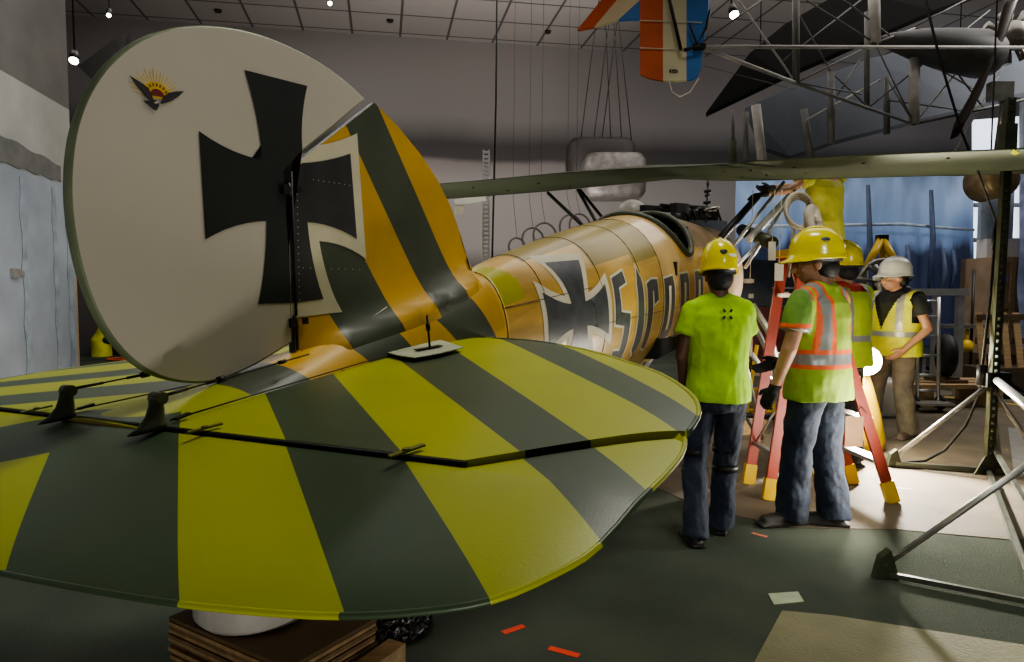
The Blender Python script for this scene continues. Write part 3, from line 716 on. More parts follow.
mb.prism([(0, 0), (9, 0), (9, HC), (0, HC)], lambda u, v: lw0 + ldir * u + V((0, 0, v)), lambda u, v: lw0 + ldir * u + ln * .2 + V((0, 0, v)))
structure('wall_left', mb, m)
wl = lambda u, z, o=0: lw1 - ldir * u - ln * o + V((0, 0, z))      # a point on that wall's face
mb = MB(); mb.bar(wl(-.03, 0, -.08), wl(-.03, 2.5, -.08), .07, .18); structure('trim_1', mb, wood)
mb = MB()
for (u0, z0, u1, z1, w_) in ((.12, .3, .12, 2.5, .05), (.42, .3, .42, 2.5, .04), (1.0, .3, 1.0, 2.5, .05)):
    pts = [(u0 - w_ * (1 + .4 * math.sin(i * 1.7)), z0 + (z1 - z0) * i / 14) for i in range(15)] + [(u0 + w_ * (1 + .4 * math.cos(i * 2.1)), z0 + (z1 - z0) * i / 14) for i in range(14, -1, -1)]
    mb.prism(pts, lambda u, v: wl(u, v, .001), lambda u, v: wl(u, v, .006))
structure('trim_2', mb, mat('joint_compound', (.27, .31, .35), .85, var=.22, scale=7))
mb = MB(); pts = [(.25 + .1 * i, 2.57 + .012 * math.sin(i * 2.1)) for i in range(20)] + [(2.15 - .1 * i, 2.84 - .006 * i + .012 * math.sin(i * 1.3)) for i in range(20)]
mb.prism(pts, lambda u, v: wl(u, v, .001), lambda u, v: wl(u, v, .006)); structure('trim_3', mb, mat('grey_smear', (.13, .13, .12), .85))
a = HIT(15, 273, lw1, ln); mb = MB(); mb.bar(a - ldir * .08, a + ldir * .05, .05, .07); mb.bar(a + ldir * .06, a + ldir * .14, .02, .05)
tag(mb.build('outlet_box', sil), 'small grey metal junction box on the blue drywall at far left', 'outlet box')
# dark drop panel by the ceiling, far left
mb = MB(); pz = [G(78, 66, 15), G(126, 30, 15), G(126, 62, 15), G(92, 80, 15)]; mb.face(pz); mb.face([p + V((0, .2, 0)) for p in pz]); structure('trim_4', mb, mat('dark_soffit', (.05, .048, .045), .8))

# right-hand background: tall blue sheeting, lit window, grey board and crates
def sheet(name, x0p, x1p, y0p, y1p, D, m, wav=.05, nx=60, nz=24, D2=None):
    mb = MB(); D2 = D2 or D; g = []
    for j in range(nz + 1):
        r = []
        for i in range(nx + 1):
            t = i / nx; px = x0p + (x1p - x0p) * t; d = D + (D2 - D) * t
            p = G(px, y0p + (y1p - y0p) * j / nz, d); p.y += wav * noise.fractal(V((p.x * 2.2, 0, p.z * .35)), 1, 2, 3) * 2 + wav * .4 * noise.noise(V((p.x * 1.3, 3, p.z * 2)))
            r.append(mb.bm.verts.new(p))
        g.append(r)
    for j in range(nz):
        for i in range(nx): f = mb.bm.faces.new((g[j][i], g[j][i + 1], g[j + 1][i + 1], g[j + 1][i])); f.smooth = True
    return mb
def sheetmat():
    m = bpy.data.materials.new('blue_plastic_curtain'); m.use_nodes = True; nt = m.node_tree; N = nt.nodes; L = nt.links; b = N['Principled BSDF']; b.inputs['Roughness'].default_value = .35
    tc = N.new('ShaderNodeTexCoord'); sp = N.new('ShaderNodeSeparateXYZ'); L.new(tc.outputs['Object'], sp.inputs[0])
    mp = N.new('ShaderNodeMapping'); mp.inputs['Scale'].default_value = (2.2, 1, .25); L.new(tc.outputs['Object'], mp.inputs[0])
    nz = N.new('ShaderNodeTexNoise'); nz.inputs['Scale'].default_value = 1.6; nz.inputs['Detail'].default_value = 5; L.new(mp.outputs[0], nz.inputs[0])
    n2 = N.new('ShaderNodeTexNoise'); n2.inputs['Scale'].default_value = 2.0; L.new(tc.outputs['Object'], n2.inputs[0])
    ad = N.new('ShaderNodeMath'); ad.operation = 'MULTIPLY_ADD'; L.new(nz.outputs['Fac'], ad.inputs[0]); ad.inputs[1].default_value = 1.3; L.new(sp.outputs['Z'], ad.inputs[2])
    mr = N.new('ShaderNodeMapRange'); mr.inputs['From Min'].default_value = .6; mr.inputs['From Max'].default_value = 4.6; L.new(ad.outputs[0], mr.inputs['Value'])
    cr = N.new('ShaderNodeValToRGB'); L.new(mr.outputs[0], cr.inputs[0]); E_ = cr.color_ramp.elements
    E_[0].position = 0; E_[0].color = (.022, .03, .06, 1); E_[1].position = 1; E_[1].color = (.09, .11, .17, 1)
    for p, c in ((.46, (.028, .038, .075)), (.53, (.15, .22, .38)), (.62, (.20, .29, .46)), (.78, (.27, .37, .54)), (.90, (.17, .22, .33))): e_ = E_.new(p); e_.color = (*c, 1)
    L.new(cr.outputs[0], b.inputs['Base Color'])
    L.new(cr.outputs[0], b.inputs['Emission Color']); b.inputs['Emission Strength'].default_value = .35  # sheeting glows faintly in its own colour to look brighter lit
    return m
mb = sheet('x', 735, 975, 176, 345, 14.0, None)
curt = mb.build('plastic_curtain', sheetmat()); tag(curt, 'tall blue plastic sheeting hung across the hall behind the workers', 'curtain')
mb = MB(); mb.tube([G(736, 226, 13.8), G(800, 226, 13.8), G(900, 224, 13.8), G(974, 230, 13.8)], .03, 6); tag(mb.build('curtain_cord', mat('pale_cord', (.5, .58, .7), .5)), 'pale horizontal cord across the blue plastic sheeting', 'cord')
# vertical bundles on the sheeting
foldm = mat('dark_blue_fold', (.07, .10, .18), .5)
for i, (x, y0, y1) in enumerate(((868, 185, 300), (907, 245, 282), (931, 190, 290), (943, 248, 295), (953, 250, 290))):
    mb = MB(); mb.tube([G(x, y0, 13.7), G(x + 2, (y0 + y1) / 2, 13.7), G(x - 3, y1, 13.7)], [.04, .06, .03], 6)
    mb.build('fold', foldm, curt)
mb = MB(); mb.face([G(972, 120, 16), G(1100, 110, 16), G(1100, 345, 16), G(972, 345, 16)]); tag(mb.build('window_1', skyg), kind='structure')
mb = MB(); q_ = G(1015, 200, 15.8)
for x in (1022,): mb.tube([G(x, 60, 15.8), G(x, 330, 15.8)], .06, 6)
for y in (205, 240): mb.tube([G(974, y, 15.8), G(1090, y, 15.8)], .05, 6)
structure('trim_5', mb, mat('grey_mullion', (.20, .22, .26), .5))
mb = MB(); c = G(990, 222, 13.6); mb.box((c.x, 13.45, 2.96), (.62, .1, .9)); tag(mb.build('grey_board', mat('grey_blue_board', (.30, .35, .40), .6)), 'grey blue board standing on top of the wooden crate by the window', 'board')
mb = MB(); c = G(993, 255, 13.6); mb.box((c.x, 13.45, 2.33), (.66, .3, .36)); tag(mb.build('white_bundle', plast), 'white wrapped bundle lying between grey board and wooden crate', 'bundle')
cr_ = thing('wooden_crate', 'tall tan wooden crate against the windows right of the blue sheeting', 'crate', G(991, 340, 13.4).xy.to_3d())
mb = MB(); c = G(994, 300, 13.4); mb.box((c.x, c.y, 1.25), (.75, .9, 1.8)); mb.build('crate_body', mat('crate_plywood', (.36, .26, .17), .7, var=.2, scale=3), cr_)
mb = MB()
for z in (.4, 1.25, 2.1): mb.box((c.x, c.y - .47, z), (.78, .04, .1))
for dx in (-.34, .0, .34): mb.box((c.x + dx, c.y - .47, 1.25), (.09, .045, 1.8))
mb.build('crate_batten', wood, cr_)
mb = MB(); mb.box((c.x, c.y, .175), (.75, .9, .35)); mb.build('crate_skid', woodd, cr_)
mb = MB(); c = G(1003, 285, 13); mb.box((c.x - .02, 12.93, 1.75), (.13, .01, .13)); mb.build('label_sheet', mat('violet_label', (.25, .25, .6), .6), cr_)
mb = sheet('x', 1019, 1100, 150, 350, 12.5, bluesh, .12, 30, 20); tag(mb.build('plastic_drape', mat('dusky_plastic_drape', (.12, .14, .22), .35, var=.4, scale=4, bump=.3, bscale=6)), 'dusky blue plastic drape hanging at the right edge behind the pallet', 'drape')
# pallet standing on edge
pal = thing('wooden_pallet', 'wooden pallet standing on edge behind the steel post at right', 'pallet', V((G(1005, 360, 10.5).x, 10.5, 0)))
c = G(1012, 340, 10.5); x0_, z0_ = c.x - .42, .35
mb = MB(); mb.box((c.x + .1, 10.62, .19), (1.3, .5, .38)); mb.build('pallet_block', woodd, pal)
for k in range(6):
    mb = MB(); mb.bar((x0_ + .19 * k, 10.5, z0_ + .03), (x0_ + .19 * k - .03, 10.62, z0_ + .85), .10, .02, (0, 1, 0)); mb.build('slat', wood, pal)
mb = MB()
for z in (z0_ + .1, z0_ + .42, z0_ + .78): mb.box((c.x + .1, 10.6, z), (1.15, .05, .09))
mb.build('stringer', woodd, pal)

# ================================================================== FLOOR COVERINGS AND MARKS
def slab(pts, z, t=.004):
    mb = MB(); mb.prism([(p.x, p.y) for p in pts], lambda u, v: V((u, v, z)), lambda u, v: V((u, v, z + t))); return mb
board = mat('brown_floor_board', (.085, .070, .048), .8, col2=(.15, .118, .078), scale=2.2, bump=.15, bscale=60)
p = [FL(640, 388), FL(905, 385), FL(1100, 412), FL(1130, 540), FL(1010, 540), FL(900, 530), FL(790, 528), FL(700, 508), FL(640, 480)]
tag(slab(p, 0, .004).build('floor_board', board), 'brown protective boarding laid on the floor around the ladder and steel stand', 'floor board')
p = [FL(745, 680), FL(782, 611), FL(835, 616), FL(1060, 651), FL(1080, 700), FL(745, 700)]
tag(slab(p, 0, .003).build('floor_sheet', mat('pale_floor_sheet', (.15, .145, .075), .8, col2=(.21, .20, .11), scale=3, bump=.2)), 'pale olive floor sheet in the lower right corner', 'floor sheet')
p = [FL(1008, 428), FL(1080, 432), FL(1100, 480), FL(1014, 474)]
tag(slab(p, .004, .003).build('floor_sheet', mat('grey_floor_sheet', (.22, .22, .21), .7, bump=.1)), 'small grey sheet on the brown boarding beyond the steel stand', 'floor sheet')
def strip(a, b, w):
    d = (b - a).normalized(); n = V((-d.y, d.x, 0)) * w / 2; return [a + n, b + n, b - n, a - n]
for (a, b_, lab) in (((503, 633), (524, 626), 'red tape strip on the green floor, nearer the plywood stack'), ((549, 648), (579, 656), 'red tape strip on the green floor, lowest and furthest right of the two')):
    tag(slab(strip(FL(*a), FL(*b_), .035), 0, .002).build('floor_tape', tape), lab, 'tape')
tag(slab(strip(FL(752, 533), FL(767, 537), .03), 0, .002).build('floor_tape', mat('faded_red_tape', (.40, .12, .08), .7)), 'faded red tape mark on the floor in front of the dark boots', 'tape')
tag(slab(strip(FL(890, 391), FL(1090, 413), .07), .004, .002).build('floor_line', mat('yellow_line', (.62, .45, .05), .6)), 'long yellow tape line across the floor behind the steel stand', 'tape')
mb = slab([FL(768, 594), FL(798, 592), FL(804, 602), FL(774, 605)], 0, .003); tag(mb.build('floor_sticker', mat('pale_green_sticker', (.32, .38, .25), .7)), 'pale green square sticker on the floor below the workers', 'sticker')
tag(slab(strip(FL(893, 488), FL(912, 490), .02), .004, .002).build('chalk_mark', mat('chalk', (.55, .52, .45), .8)), 'short white chalk mark on the brown boarding', 'mark')

# ---- plywood stack with a padded drum under the tail
zt = .60
c1, c2, c3 = FL(168, 632, zt), FL(376, 617, zt), FL(287, 667, zt)
ex = (c2 - c3).normalized(); ey = V((-ex.y, ex.x, 0)); Lx = (c2 - c3).length; ang = math.atan2(ex.y, ex.x); Ly = (c1 - c3).length * 1.2
stk = thing('plywood_stack', 'stack of plywood sheets under the tail, carrying a white padded drum', 'plywood stack', (c3.x, c3.y, 0))
cc = c3 + ex * Lx / 2 + ey * Ly / 2
rz = Matrix.Rotation(ang, 3, 'Z')
z = .10; i = 0; edge2 = mat('plywood_edge_dark', (.16, .10, .045), .7, var=.3, scale=30)
facem = mat('plywood_face', (.13, .085, .04), .6, var=.25, scale=3)
rnd = random.Random(3)
while z < zt - .001:
    t = .0125; mb = MB(); j = rnd.uniform(-.006, .006); mb.box((cc.x + j, cc.y + rnd.uniform(-.006, .006), z + t / 2), (Lx, Ly, t - .0016), rz)
    mb.build('plywood_sheet', facem if z > zt - .014 else (plyedge if i % 2 == 0 else edge2), stk); z += t; i += 1
for k in (-.4, .4):
    mb = MB(); mb.box((cc.x + ex.x * k * Lx, cc.y + ex.y * k * Lx, .05), (.1, Ly, .1), rz); mb.build('bearer', wood, stk)
pl = thing('timber_plank', 'pale timber plank leaning out beside the plywood stack', 'plank', (c2.x, c2.y, 0))
a = c3 + ex * (Lx * .55) - ey * .05; b_ = c2 + ex * .05 - ey * .035
mb = MB(); mb.bar(V((a.x, a.y, .50)), V((b_.x, b_.y, .50)), .06, .035); mb.build('plank_board', wood, pl)
mb = MB(); q_ = a.lerp(b_, .9); mb.box((q_.x, q_.y, .24), (.05, .05, .48), rz); mb.build('prop', wood, pl)
mb = MB(); q_ = a.lerp(b_, .1); mb.box((q_.x, q_.y, .24), (.05, .05, .48), rz); mb.build('prop', wood, pl)
dc = FL(243, 628, zt) + V((0, .10, 0)); mb = MB(); n = 28; topz = 1.20
rings = []
for z, r in ((zt + .001, .15), (zt + .02, .168), (zt + .15, .172), (zt + .35, .165), (1.0, .16), (1.075, .15), (1.08, .02)):
    rings.append([V((dc.x + (r + .004 * noise.noise(V((a_ * 2, z * 6, 0)))) * math.cos(a_), dc.y + r * math.sin(a_), z)) for a_ in [2 * PI * k / n for k in range(n)]])
mb.loft(rings); tag(mb.build('padded_drum', mat('white_padding', (.55, .53, .47), .5, bump=.2, bscale=15)), 'white padded drum on the plywood stack under the tail', 'drum')
mb = MB(); g = []; c = FL(393, 634)
for j in range(26):
    g.append([mb.bm.verts.new((c.x - .16 + .012 * i_, c.y - .12 + .014 * j, .012 + .055 * abs(noise.fractal(V((i_ * .23, j * .25, 1)), 1, 2, 4)))) for i_ in range(28)])
for j in range(25):
    for i_ in range(27):
        u, v = (i_ - 13.5) / 13.5, (j - 12.5) / 12.5
        if u * u + v * v < 1.05: f = mb.bm.faces.new((g[j][i_], g[j][i_ + 1], g[j + 1][i_ + 1], g[j + 1][i_]))
bmesh.ops.delete(mb.bm, geom=[v for v in mb.bm.verts if not v.link_faces], context='VERTS')
tag(mb.build('plastic_bag', mat('black_plastic', (.012, .012, .013), .25)), 'crumpled black plastic bag on the floor beside the plywood stack', 'bag')

# ================================================================== STEEL STAND AT RIGHT
st = thing('steel_stand', 'tall perforated steel post stand with braced base at the right edge', 'stand', (4.1, 6.0, 0))
pb = FL(988, 474); pb.z = 0
def perforated(mb, a, b, w, n):
    """channel of two thin strips joined by rungs, so the holes show through"""
    a, b = V(a), V(b); d = (b - a).normalized(); s = V((1, 0, 0))
    for k in (-1, 1): mb.bar(a + s * k * w * .40, b + s * k * w * .40, .018, .05)
    L_ = (b - a).length
    for i in range(n): q = a + d * L_ * (i + .5) / n; mb.box(q, (w * .7, .04, L_ / n * .55))
mb = MB(); perforated(mb, pb, pb + V((.06, 0, 3.1)), .06, 50); mb.build('post', oliveS, st)
postx = lambda z: pb + V((.06 * z / 3.1, 0, z))
f1 = FL(893, 467); f2 = FL(884, 578); e2 = FL(1046, 610)
rail = mat('rail_steel', (.13, .14, .11), .35, .7, var=.25)
mb = MB(); mb.bar(f1 + V((0, 0, .03)), pb + (pb - f1) * .15 + V((0, 0, .03)), .04, .04); mb.build('base_rail', rail, st)
mb = MB(); mb.bar(f2 + V((0, 0, .025)), e2 + (e2 - f2) * .6 + V((0, 0, .025)), .026, .026); mb.build('base_rail', rail, st)
mb = MB(); mb.bar(pb + V((0, 0, .03)), e2 + V((-.02, .03, .03)), .035, .035); mb.build('base_rail', rail, st)
mb = MB(); mb.bar(pb + V((0.05, 0, .2)), e2 + V((.1, .03, .2)), .03, .03); mb.build('base_rail', rail, st)
p2 = V((2.72, 3.45, 0))
mb = MB(); perforated(mb, p2, p2 + V((0.02, 0, 1.25)), .09, 20); mb.build('post', oliveS, st)
for a, b_, r in ((f1 + V((0.03, 0, .10)), postx(.78), .022), (f2 + V((.04, 0, .10)), G(1046, 452, 3.45), .017), (pb + V((.02, -.02, .80)), V((2.72, 3.5, .86)), .030), (pb + V((.1, 0, .08)), postx(.75) + V((-.02, 0, 0)), .018), (postx(.72), pb + (pb - f1) * .6 + V((0, 0, .05)), .02)):
    mb = MB(); mb.tube([a, b_], r, 10); mb.build('brace', sil if r != .03 else alum, st)
for q_ in (f1, f2):
    mb = MB(); mb.prism([(-.06, 0), (.07, 0), (.05, .07), (.02, .16), (-.03, .12)], lambda u, v: q_ + V((u, -.025, v)), lambda u, v: q_ + V((u, .025, v))); mb.cone(q_ + V((0, -.03, .07)), q_ + V((0, .03, .07)), .015, .015, 10); mb.build('foot_bracket', oliveS, st)
mb = MB(); mb.prism([(-.14, 0), (.14, 0), (.05, .16), (-.05, .16)], lambda u, v: pb + V((u, -.035, v)), lambda u, v: pb + V((u, -.02, v))); mb.build('gusset', oliveS, st)
mb = MB(); q_ = postx(.80); mb.box(q_, (.2, .14, .12)); mb.cone(q_ + V((-.1, 0, -.05)), q_ + V((-.1, 0, .12)), .04, .04, 10); mb.build('clamp', dark, st)
mb = MB(); q_ = postx(2.72); mb.box(q_, (.10, .08, .34)); mb.build('top_sleeve', oliveS, st)
# cables
mb = MB(); mb.tube([G(918, -30, 5.6), G(940, 60, 5.7), G(962, 133, 5.75), G(978, 172, 5.8), G(996, 222, 5.9)], .011, 6); mb.tube([G(996, 222, 5.9), G(994, 235, 5.88), G(992, 250, 5.9)], .014, 6); tag(mb.build('black_strap', blk), 'black strap running from above down to the perforated steel post', 'strap')
mb = MB(); mb.tube([G(996, 232, 5.9), G(990, 300, 5.85), G(984, 350, 5.8), G(979, 395, 5.9), G(966, 425, 6.1), G(945, 450, 6.2), G(925, 461, 6.2), FL(896, 465) + V((0, 0, .015)), FL(880, 463) + V((0, 0, .015))], .012, 8)
tag(mb.build('power_cable', blk), 'black cable hanging in a curve from steel post to floor', 'cable')

# ================================================================== STEPLADDER
ladR2 = ladR
def stepladder(name, label, feet, apex, h, steps, mr, mf, treads_side=1):
    t = thing(name, label, 'ladder', (apex[0], apex[1], 0)); A0, A1, B0, B1 = feet            # A: left pair (near, far)  B: right pair
    top = {}
    for (f_, k) in ((A0, 'A0'), (A1, 'A1'), (B0, 'B0'), (B1, 'B1')):
        near = k[1] == '0'; tp_ = V((apex[0] + (-.05 if k[0] == 'A' else .02), apex[1] + (-.20 if near else .20), h)); f_ = V(f_)
        mb = MB(); d = (tp_ - f_).normalized(); mb.bar(f_ + d * .12, tp_, .075, .03, (0, 1, 0)); mb.build('rail', mr, t)
        mb = MB(); mb.bar(f_ + V((0, 0, .004)), f_ + d * .16, .09, .05, (0, 1, 0)); mb.build('foot', mf, t); top[k] = (f_, tp_)
    def at(k, z): a, b = top[k]; return a + (b - a) * (z / h)
    for i in range(1, steps + 1):
        z = i * .30
        if z > h - .1: break
        mb = MB(); a, b = at('B0', z), at('B1', z); mb.bar(a, b, .10, .03, (0, 0, 1)); mb.build('step', alum, t)
    for z in (.33, .95, 1.5):
        if z > h - .15: break
        mb = MB(); a, b = at('A0', z), at('A1', z); mb.bar(a, b, .04, .03); mb.build('crossbar', alum, t)
    mb = MB(); mb.tube([at('A1', .32), at('A0', .75)], .008, 6); mb.build('diagonal_brace', alum, t)
    for n_ in '01':
        mb = MB(); mb.bar(at('A' + n_, h * .58), at('B' + n_, h * .58), .02, .008); mb.build('spreader', alum, t)
    mb = MB(); mb.box((apex[0], apex[1], h + .02), (.32, .48, .05)); mb.build('top_cap', mf, t); return t, at
lad, lat = stepladder('stepladder', 'red fibreglass stepladder with yellow feet behind the worker in the striped shirt', (FL(768, 500), FL(748, 484), FL(893, 503), FL(853, 484)), (2.20, 5.35), 1.80, 6, ladR, ladY)
mb = MB(); q_ = (lat('B0', .62) + lat('B0', .38)) / 2; mb.box(q_ + V((-.14, -.03, .02)), (.13, .008, .22)); 
o = mb.build('hanging_card', cardb); tag(o, 'brown cardboard tag hanging inside the stepladder', 'tag')
mb = MB(); mb.tube([lat('B0', .70) + V((-.02, -.03, 0)), q_ + V((-.14, -.03, .15))], .003, 5); mb.tube([lat('B0', .70) + V((-.02, -.03, 0)), q_ + V((-.05, -.03, .15))], .003, 5); mb.build('string', dark, o)
# writing on the tag: a few printed lines
# second (yellow) ladder behind the first workers
mb = MB()

# ================================================================== PEOPLE
def rotz(a): return Matrix.Rotation(a, 4, 'Z')
DEF = dict(head=(0, .03, 1.622), neck=(0, 0, 1.50), chest=(0, .0, 1.30), waist=(0, .0, 1.06), pelvis=(0, 0, .94),
           shL=(-.18, 0, 1.435), shR=(.18, 0, 1.435), elL=(-.245, -.03, 1.13), elR=(.245, -.03, 1.13), wrL=(-.25, .06, .88), wrR=(.25, .06, .88),
           hiL=(-.09, 0, .93), hiR=(.09, 0, .93), knL=(-.11, .03, .50), knR=(.11, .03, .50), anL=(-.12, -.02, .09), anR=(.12, -.02, .09), ftL=(-.14, .0, 0), ftR=(.14, 0, 0))
def person(name, label, base, face, J=None, top='tee', topm=None, legm=None, bootm=None, skinm=None, hat=None, hair=True, headyaw=0, headpitch=0, sleeve=.55, scale=1.0, wide=1.12, hem=.86, lean=(0, 0), topfn=None, topmats=None, vox=.008, hatdecor=0, handdir=None, group=None, gloves=None, knee=False, footyaw=0, vest=None, belt=None):
    j = {k: V(v) for k, v in DEF.items()}
    # lean the upper body about the hips (forward, sideways)
    LM = Matrix.Translation((0, 0, .94)) @ Euler((-lean[0], lean[1], 0)).to_matrix().to_4x4() @ Matrix.Translation((0, 0, -.94))
    for k in ('head', 'neck', 'chest', 'waist', 'shL', 'shR', 'elL', 'elR', 'wrL', 'wrR'): j[k] = LM @ j[k]
    for k, v in (J or {}).items(): j[k] = V(v)
    mw = Matrix.Translation(V(base)) @ rotz(face) @ Matrix.Diagonal((scale * wide, scale * wide, scale, 1))
    t = thing(name, label, 'person', None, group, mw)
    hx, fw, up = Euler((headpitch, 0, headyaw)).to_matrix().transposed() if False else (None, None, None)
    HM = Euler((headpitch, 0, headyaw)).to_matrix()
    hp = j['head']
    def h(x, y, z): return hp + HM @ V((x, y, z))
    # --- body
    mb = MB()
    mb.ell(hp + HM @ V((0, -.008, .035)), (.076, .094, .098), HM); mb.ell(h(0, .02, -.03), (.062, .075, .088), HM); mb.ell(h(0, .045, -.085), (.036, .035, .03), HM)
    mb.cap(h(0, .085, .012), h(0, .108, -.028), .010, .017); mb.ell(h(0, .088, .03), (.045, .014, .012), HM)
    mb.ell(h(0, .083, -.058), (.026, .016, .007), HM); mb.ell(h(0, .081, -.070), (.022, .015, .008), HM)
    for s in (-1, 1):
        mb.ell(h(.032 * s, .080, .008), (.013, .010, .009), HM); mb.ell(h(.078 * s, -.005, -.005), (.010, .019, .032), HM); mb.ell(h(.04 * s, .062, -.03), (.02, .02, .024), HM)
    mb.cap(j['neck'] - V((0, 0, .03)), h(0, -.02, -.07), .056, .052)
    mb.ell(j['chest'], (.15, .10, .19)); mb.ell((j['waist']), (.135, .095, .15)); mb.ell(j['pelvis'], (.15, .10, .12)); mb.cap(j['shL'] - V((0, 0, .03)), j['shR'] - V((0, 0, .03)), .045, .045)
    
    for s in 'LR':
        mb.cap(j['sh' + s] - V((0, 0, .025)), j['el' + s], .043, .038); mb.cap(j['el' + s], j['wr' + s], .039, .026)
        mb.cap(j['hi' + s], j['kn' + s], .07, .045); mb.cap(j['kn' + s], j['an' + s], .045, .035)
    for s in 'LR':
        hands = MB() if gloves else mb
        sg = -1 if s == 'L' else 1
        d = (handdir or {}).get(s); fa = (j['wr' + s] - j['el' + s]).normalized(); d = V(d).normalized() if d else (fa + V((0, .15, 0))).normalized()
        side = V((sg, 0, 0)); side = (side - d * side.dot(d)); side = side.normalized() if side.length > .1 else V((0, 1, 0)); wd = d.cross(side).normalized()     # palm width axis
        if wd.y < 0: wd = -wd
        w_ = j['wr' + s]; pc = w_ + d * .05
        mb2 = hands; mb2.cap(w_ - d * .01, w_ + d * .03, .026 if not gloves else .032, .027)
        for k in range(4):
            o_ = wd * (.027 - .018 * k); mb2.cap(w_ + d * .03 + o_ * .8, w_ + d * .085 + o_, .014, .012)
            L_ = (.036, .041, .038, .029)[k]; a = w_ + d * .085 + o_; b = a + d * L_ - side * .008; c = b + d * L_ * .6 - side * .018; e_ = c + d * L_ * .35 - side * .016
            mb2.cap(a, b, .0105, .0095, 8); mb2.cap(b, c, .0095, .0085, 8); mb2.cap(c, e_, .0085, .0075, 8)
        a = w_ + d * .025 + wd * .022; b = a + d * .035 + wd * .03 - side * .008; c = b + d * .03 + wd * .006 - side * .01; mb2.cap(a, b, .014, .012, 8); mb2.cap(b, c, .011, .009, 8)
        if gloves: solid(hands, vox * .8, 2).build('glove', gloves, t, local=True)
    body = solid(mb, vox * .8, 3).build('body', skinm or skin, t, local=True)
    
    # eyes, brows
    mb = MB()
    for s in (-1, 1): mb.ell(h(.032 * s, .088, .009), (.008, .005, .0045), HM, 8, 6)
    mb.build('eyes', blk, t, local=True)
    # --- hair
    if hair:
        mb = MB(); mb.ell(hp + HM @ V((0, -.018, .036)), (.083, .098, .098), HM, 20, 14)
        mb.ell(hp + HM @ V((0, -.045, -.02)), (.076, .068, .078), HM, 20, 14)
        b = mb.bm; inv = HM.inverted()
        bmesh.ops.delete(b, geom=[v for v in b.verts if (lambda q: q.y > .045 - (0 if q.z > .05 else .05) )(inv @ (v.co - hp))], context='VERTS')
        mb.build('hair', hairm, t, local=True, smooth=True)
    # --- top garment
    def tor(c, rx, ry, n=28):
        c = V(c); return [c + V((rx * math.cos(a), ry * math.sin(a), 0)) for a in [2 * PI * k / n for k in range(n)]]
    mb = MB(); hemc = j['pelvis'] + V((0, 0, hem - .94)); LR = LM.to_3x3()
    def torl(c, rx, ry, tw=0):
        c = V(c); return [c + LR @ V((rx * math.cos(a), ry * math.sin(a), 0)) for a in [2 * PI * k / 28 for k in range(28)]]
    mb.loft([torl(hemc, .205, .158), torl(j['pelvis'] + V((0, 0, .02)), .198, .152), torl(j['waist'], .186, .138), torl((j['waist'] + j['chest']) / 2, .190, .136), torl(j['chest'], .197, .134), torl(j['chest'].lerp(j['neck'], .45), .192, .118), torl(j['chest'].lerp(j['neck'], .75), .140, .085), torl(j['neck'] + V((0, 0, -.005)), .078, .072)])
    for s in 'LR':
        a, b = j['sh' + s], j['el' + s]; m_ = a.lerp(b, sleeve); mb.cap(j['neck'].lerp(a, .30) - V((0, 0, .02)), a - V((0, 0, .015)), .066, .066); mb.cone(a - V((0, 0, .015)), m_, .068, .076, 18)
        if sleeve > .9: mb.cap(b, b.lerp(j['wr' + s], .93), .062, .042)
    gar = solid(mb, vox * 1.1, 4, disp=.009, dsz=.11, matfn=topfn)
    gar.build('shirt' if top == 'tee' else 'top', topmats or [topm], t, local=True)
    if vest:
        mb = MB(); mb.loft([torl(hemc + V((0, 0, -.02)), .228, .180), torl(j['pelvis'] + V((0, 0, .02)), .222, .172), torl(j['waist'], .208, .160), torl(j['chest'], .222, .158), torl(j['chest'].lerp(j['neck'], .5), .214, .145), torl(j['chest'].lerp(j['neck'], .80), .168, .115), torl(j['neck'] + V((0, 0, -.01)), .10, .095)])
        for s in 'LR': a = j['sh' + s]; mb.ell(a + V((0, 0, -.02)), (.088, .092, .095))
        gg = solid(mb, vox * 1.1, 4, disp=.008, dsz=.12, matfn=vest[1]); b = gg.bm
        # V-shaped front opening, arm holes
        def kill(c):
            q = LM.inverted() @ c
            if q.y > .03 and abs(q.x) < max(0, (q.z - 1.12) * .36): return True
            if q.z > 1.44 and abs(q.x) < .095: return True
            return abs(q.x) > .242 or (abs(q.x) > .20 and q.z > 1.18)
        bmesh.ops.delete(b, geom=[f for f in b.faces if kill(f.calc_center_median())], context='FACES')
        gg.build('vest', vest[0], t, local=True, normals=False)
    # --- trousers
    mb = MB(); pv = j['pelvis']
    mb.loft([tor(pv + V((0, 0, .09)), .145, .105), tor(pv, .160, .115), tor(pv + V((0, 0, -.08)), .175, .125), tor(pv + V((0, 0, -.13)), .15, .12)])
    for s in 'LR':
        mb.cap(j['hi' + s] + V((0, 0, -.03)), j['kn' + s], .097, .078, 16); mb.cap(j['kn' + s], j['kn' + s].lerp(j['an' + s], .5), .078, .076, 16); mb.cone(j['kn' + s].lerp(j['an' + s], .5), j['an' + s] + V((0, 0, -.045)), .076, .085, 16)
    solid(mb, vox * 1.1, 3, disp=.012, dsz=.09).build('trousers', legm or denim, t, local=True)
    if knee:
        for s in 'LR':
            for dz in (.05, -.07): mb = MB(); k = j['kn' + s]; mb.loft([tor(k + V((0, 0, dz + q)), .083, .088) for q in (-.02, .02)]); mb.build('knee_strap', dark, t, local=True)
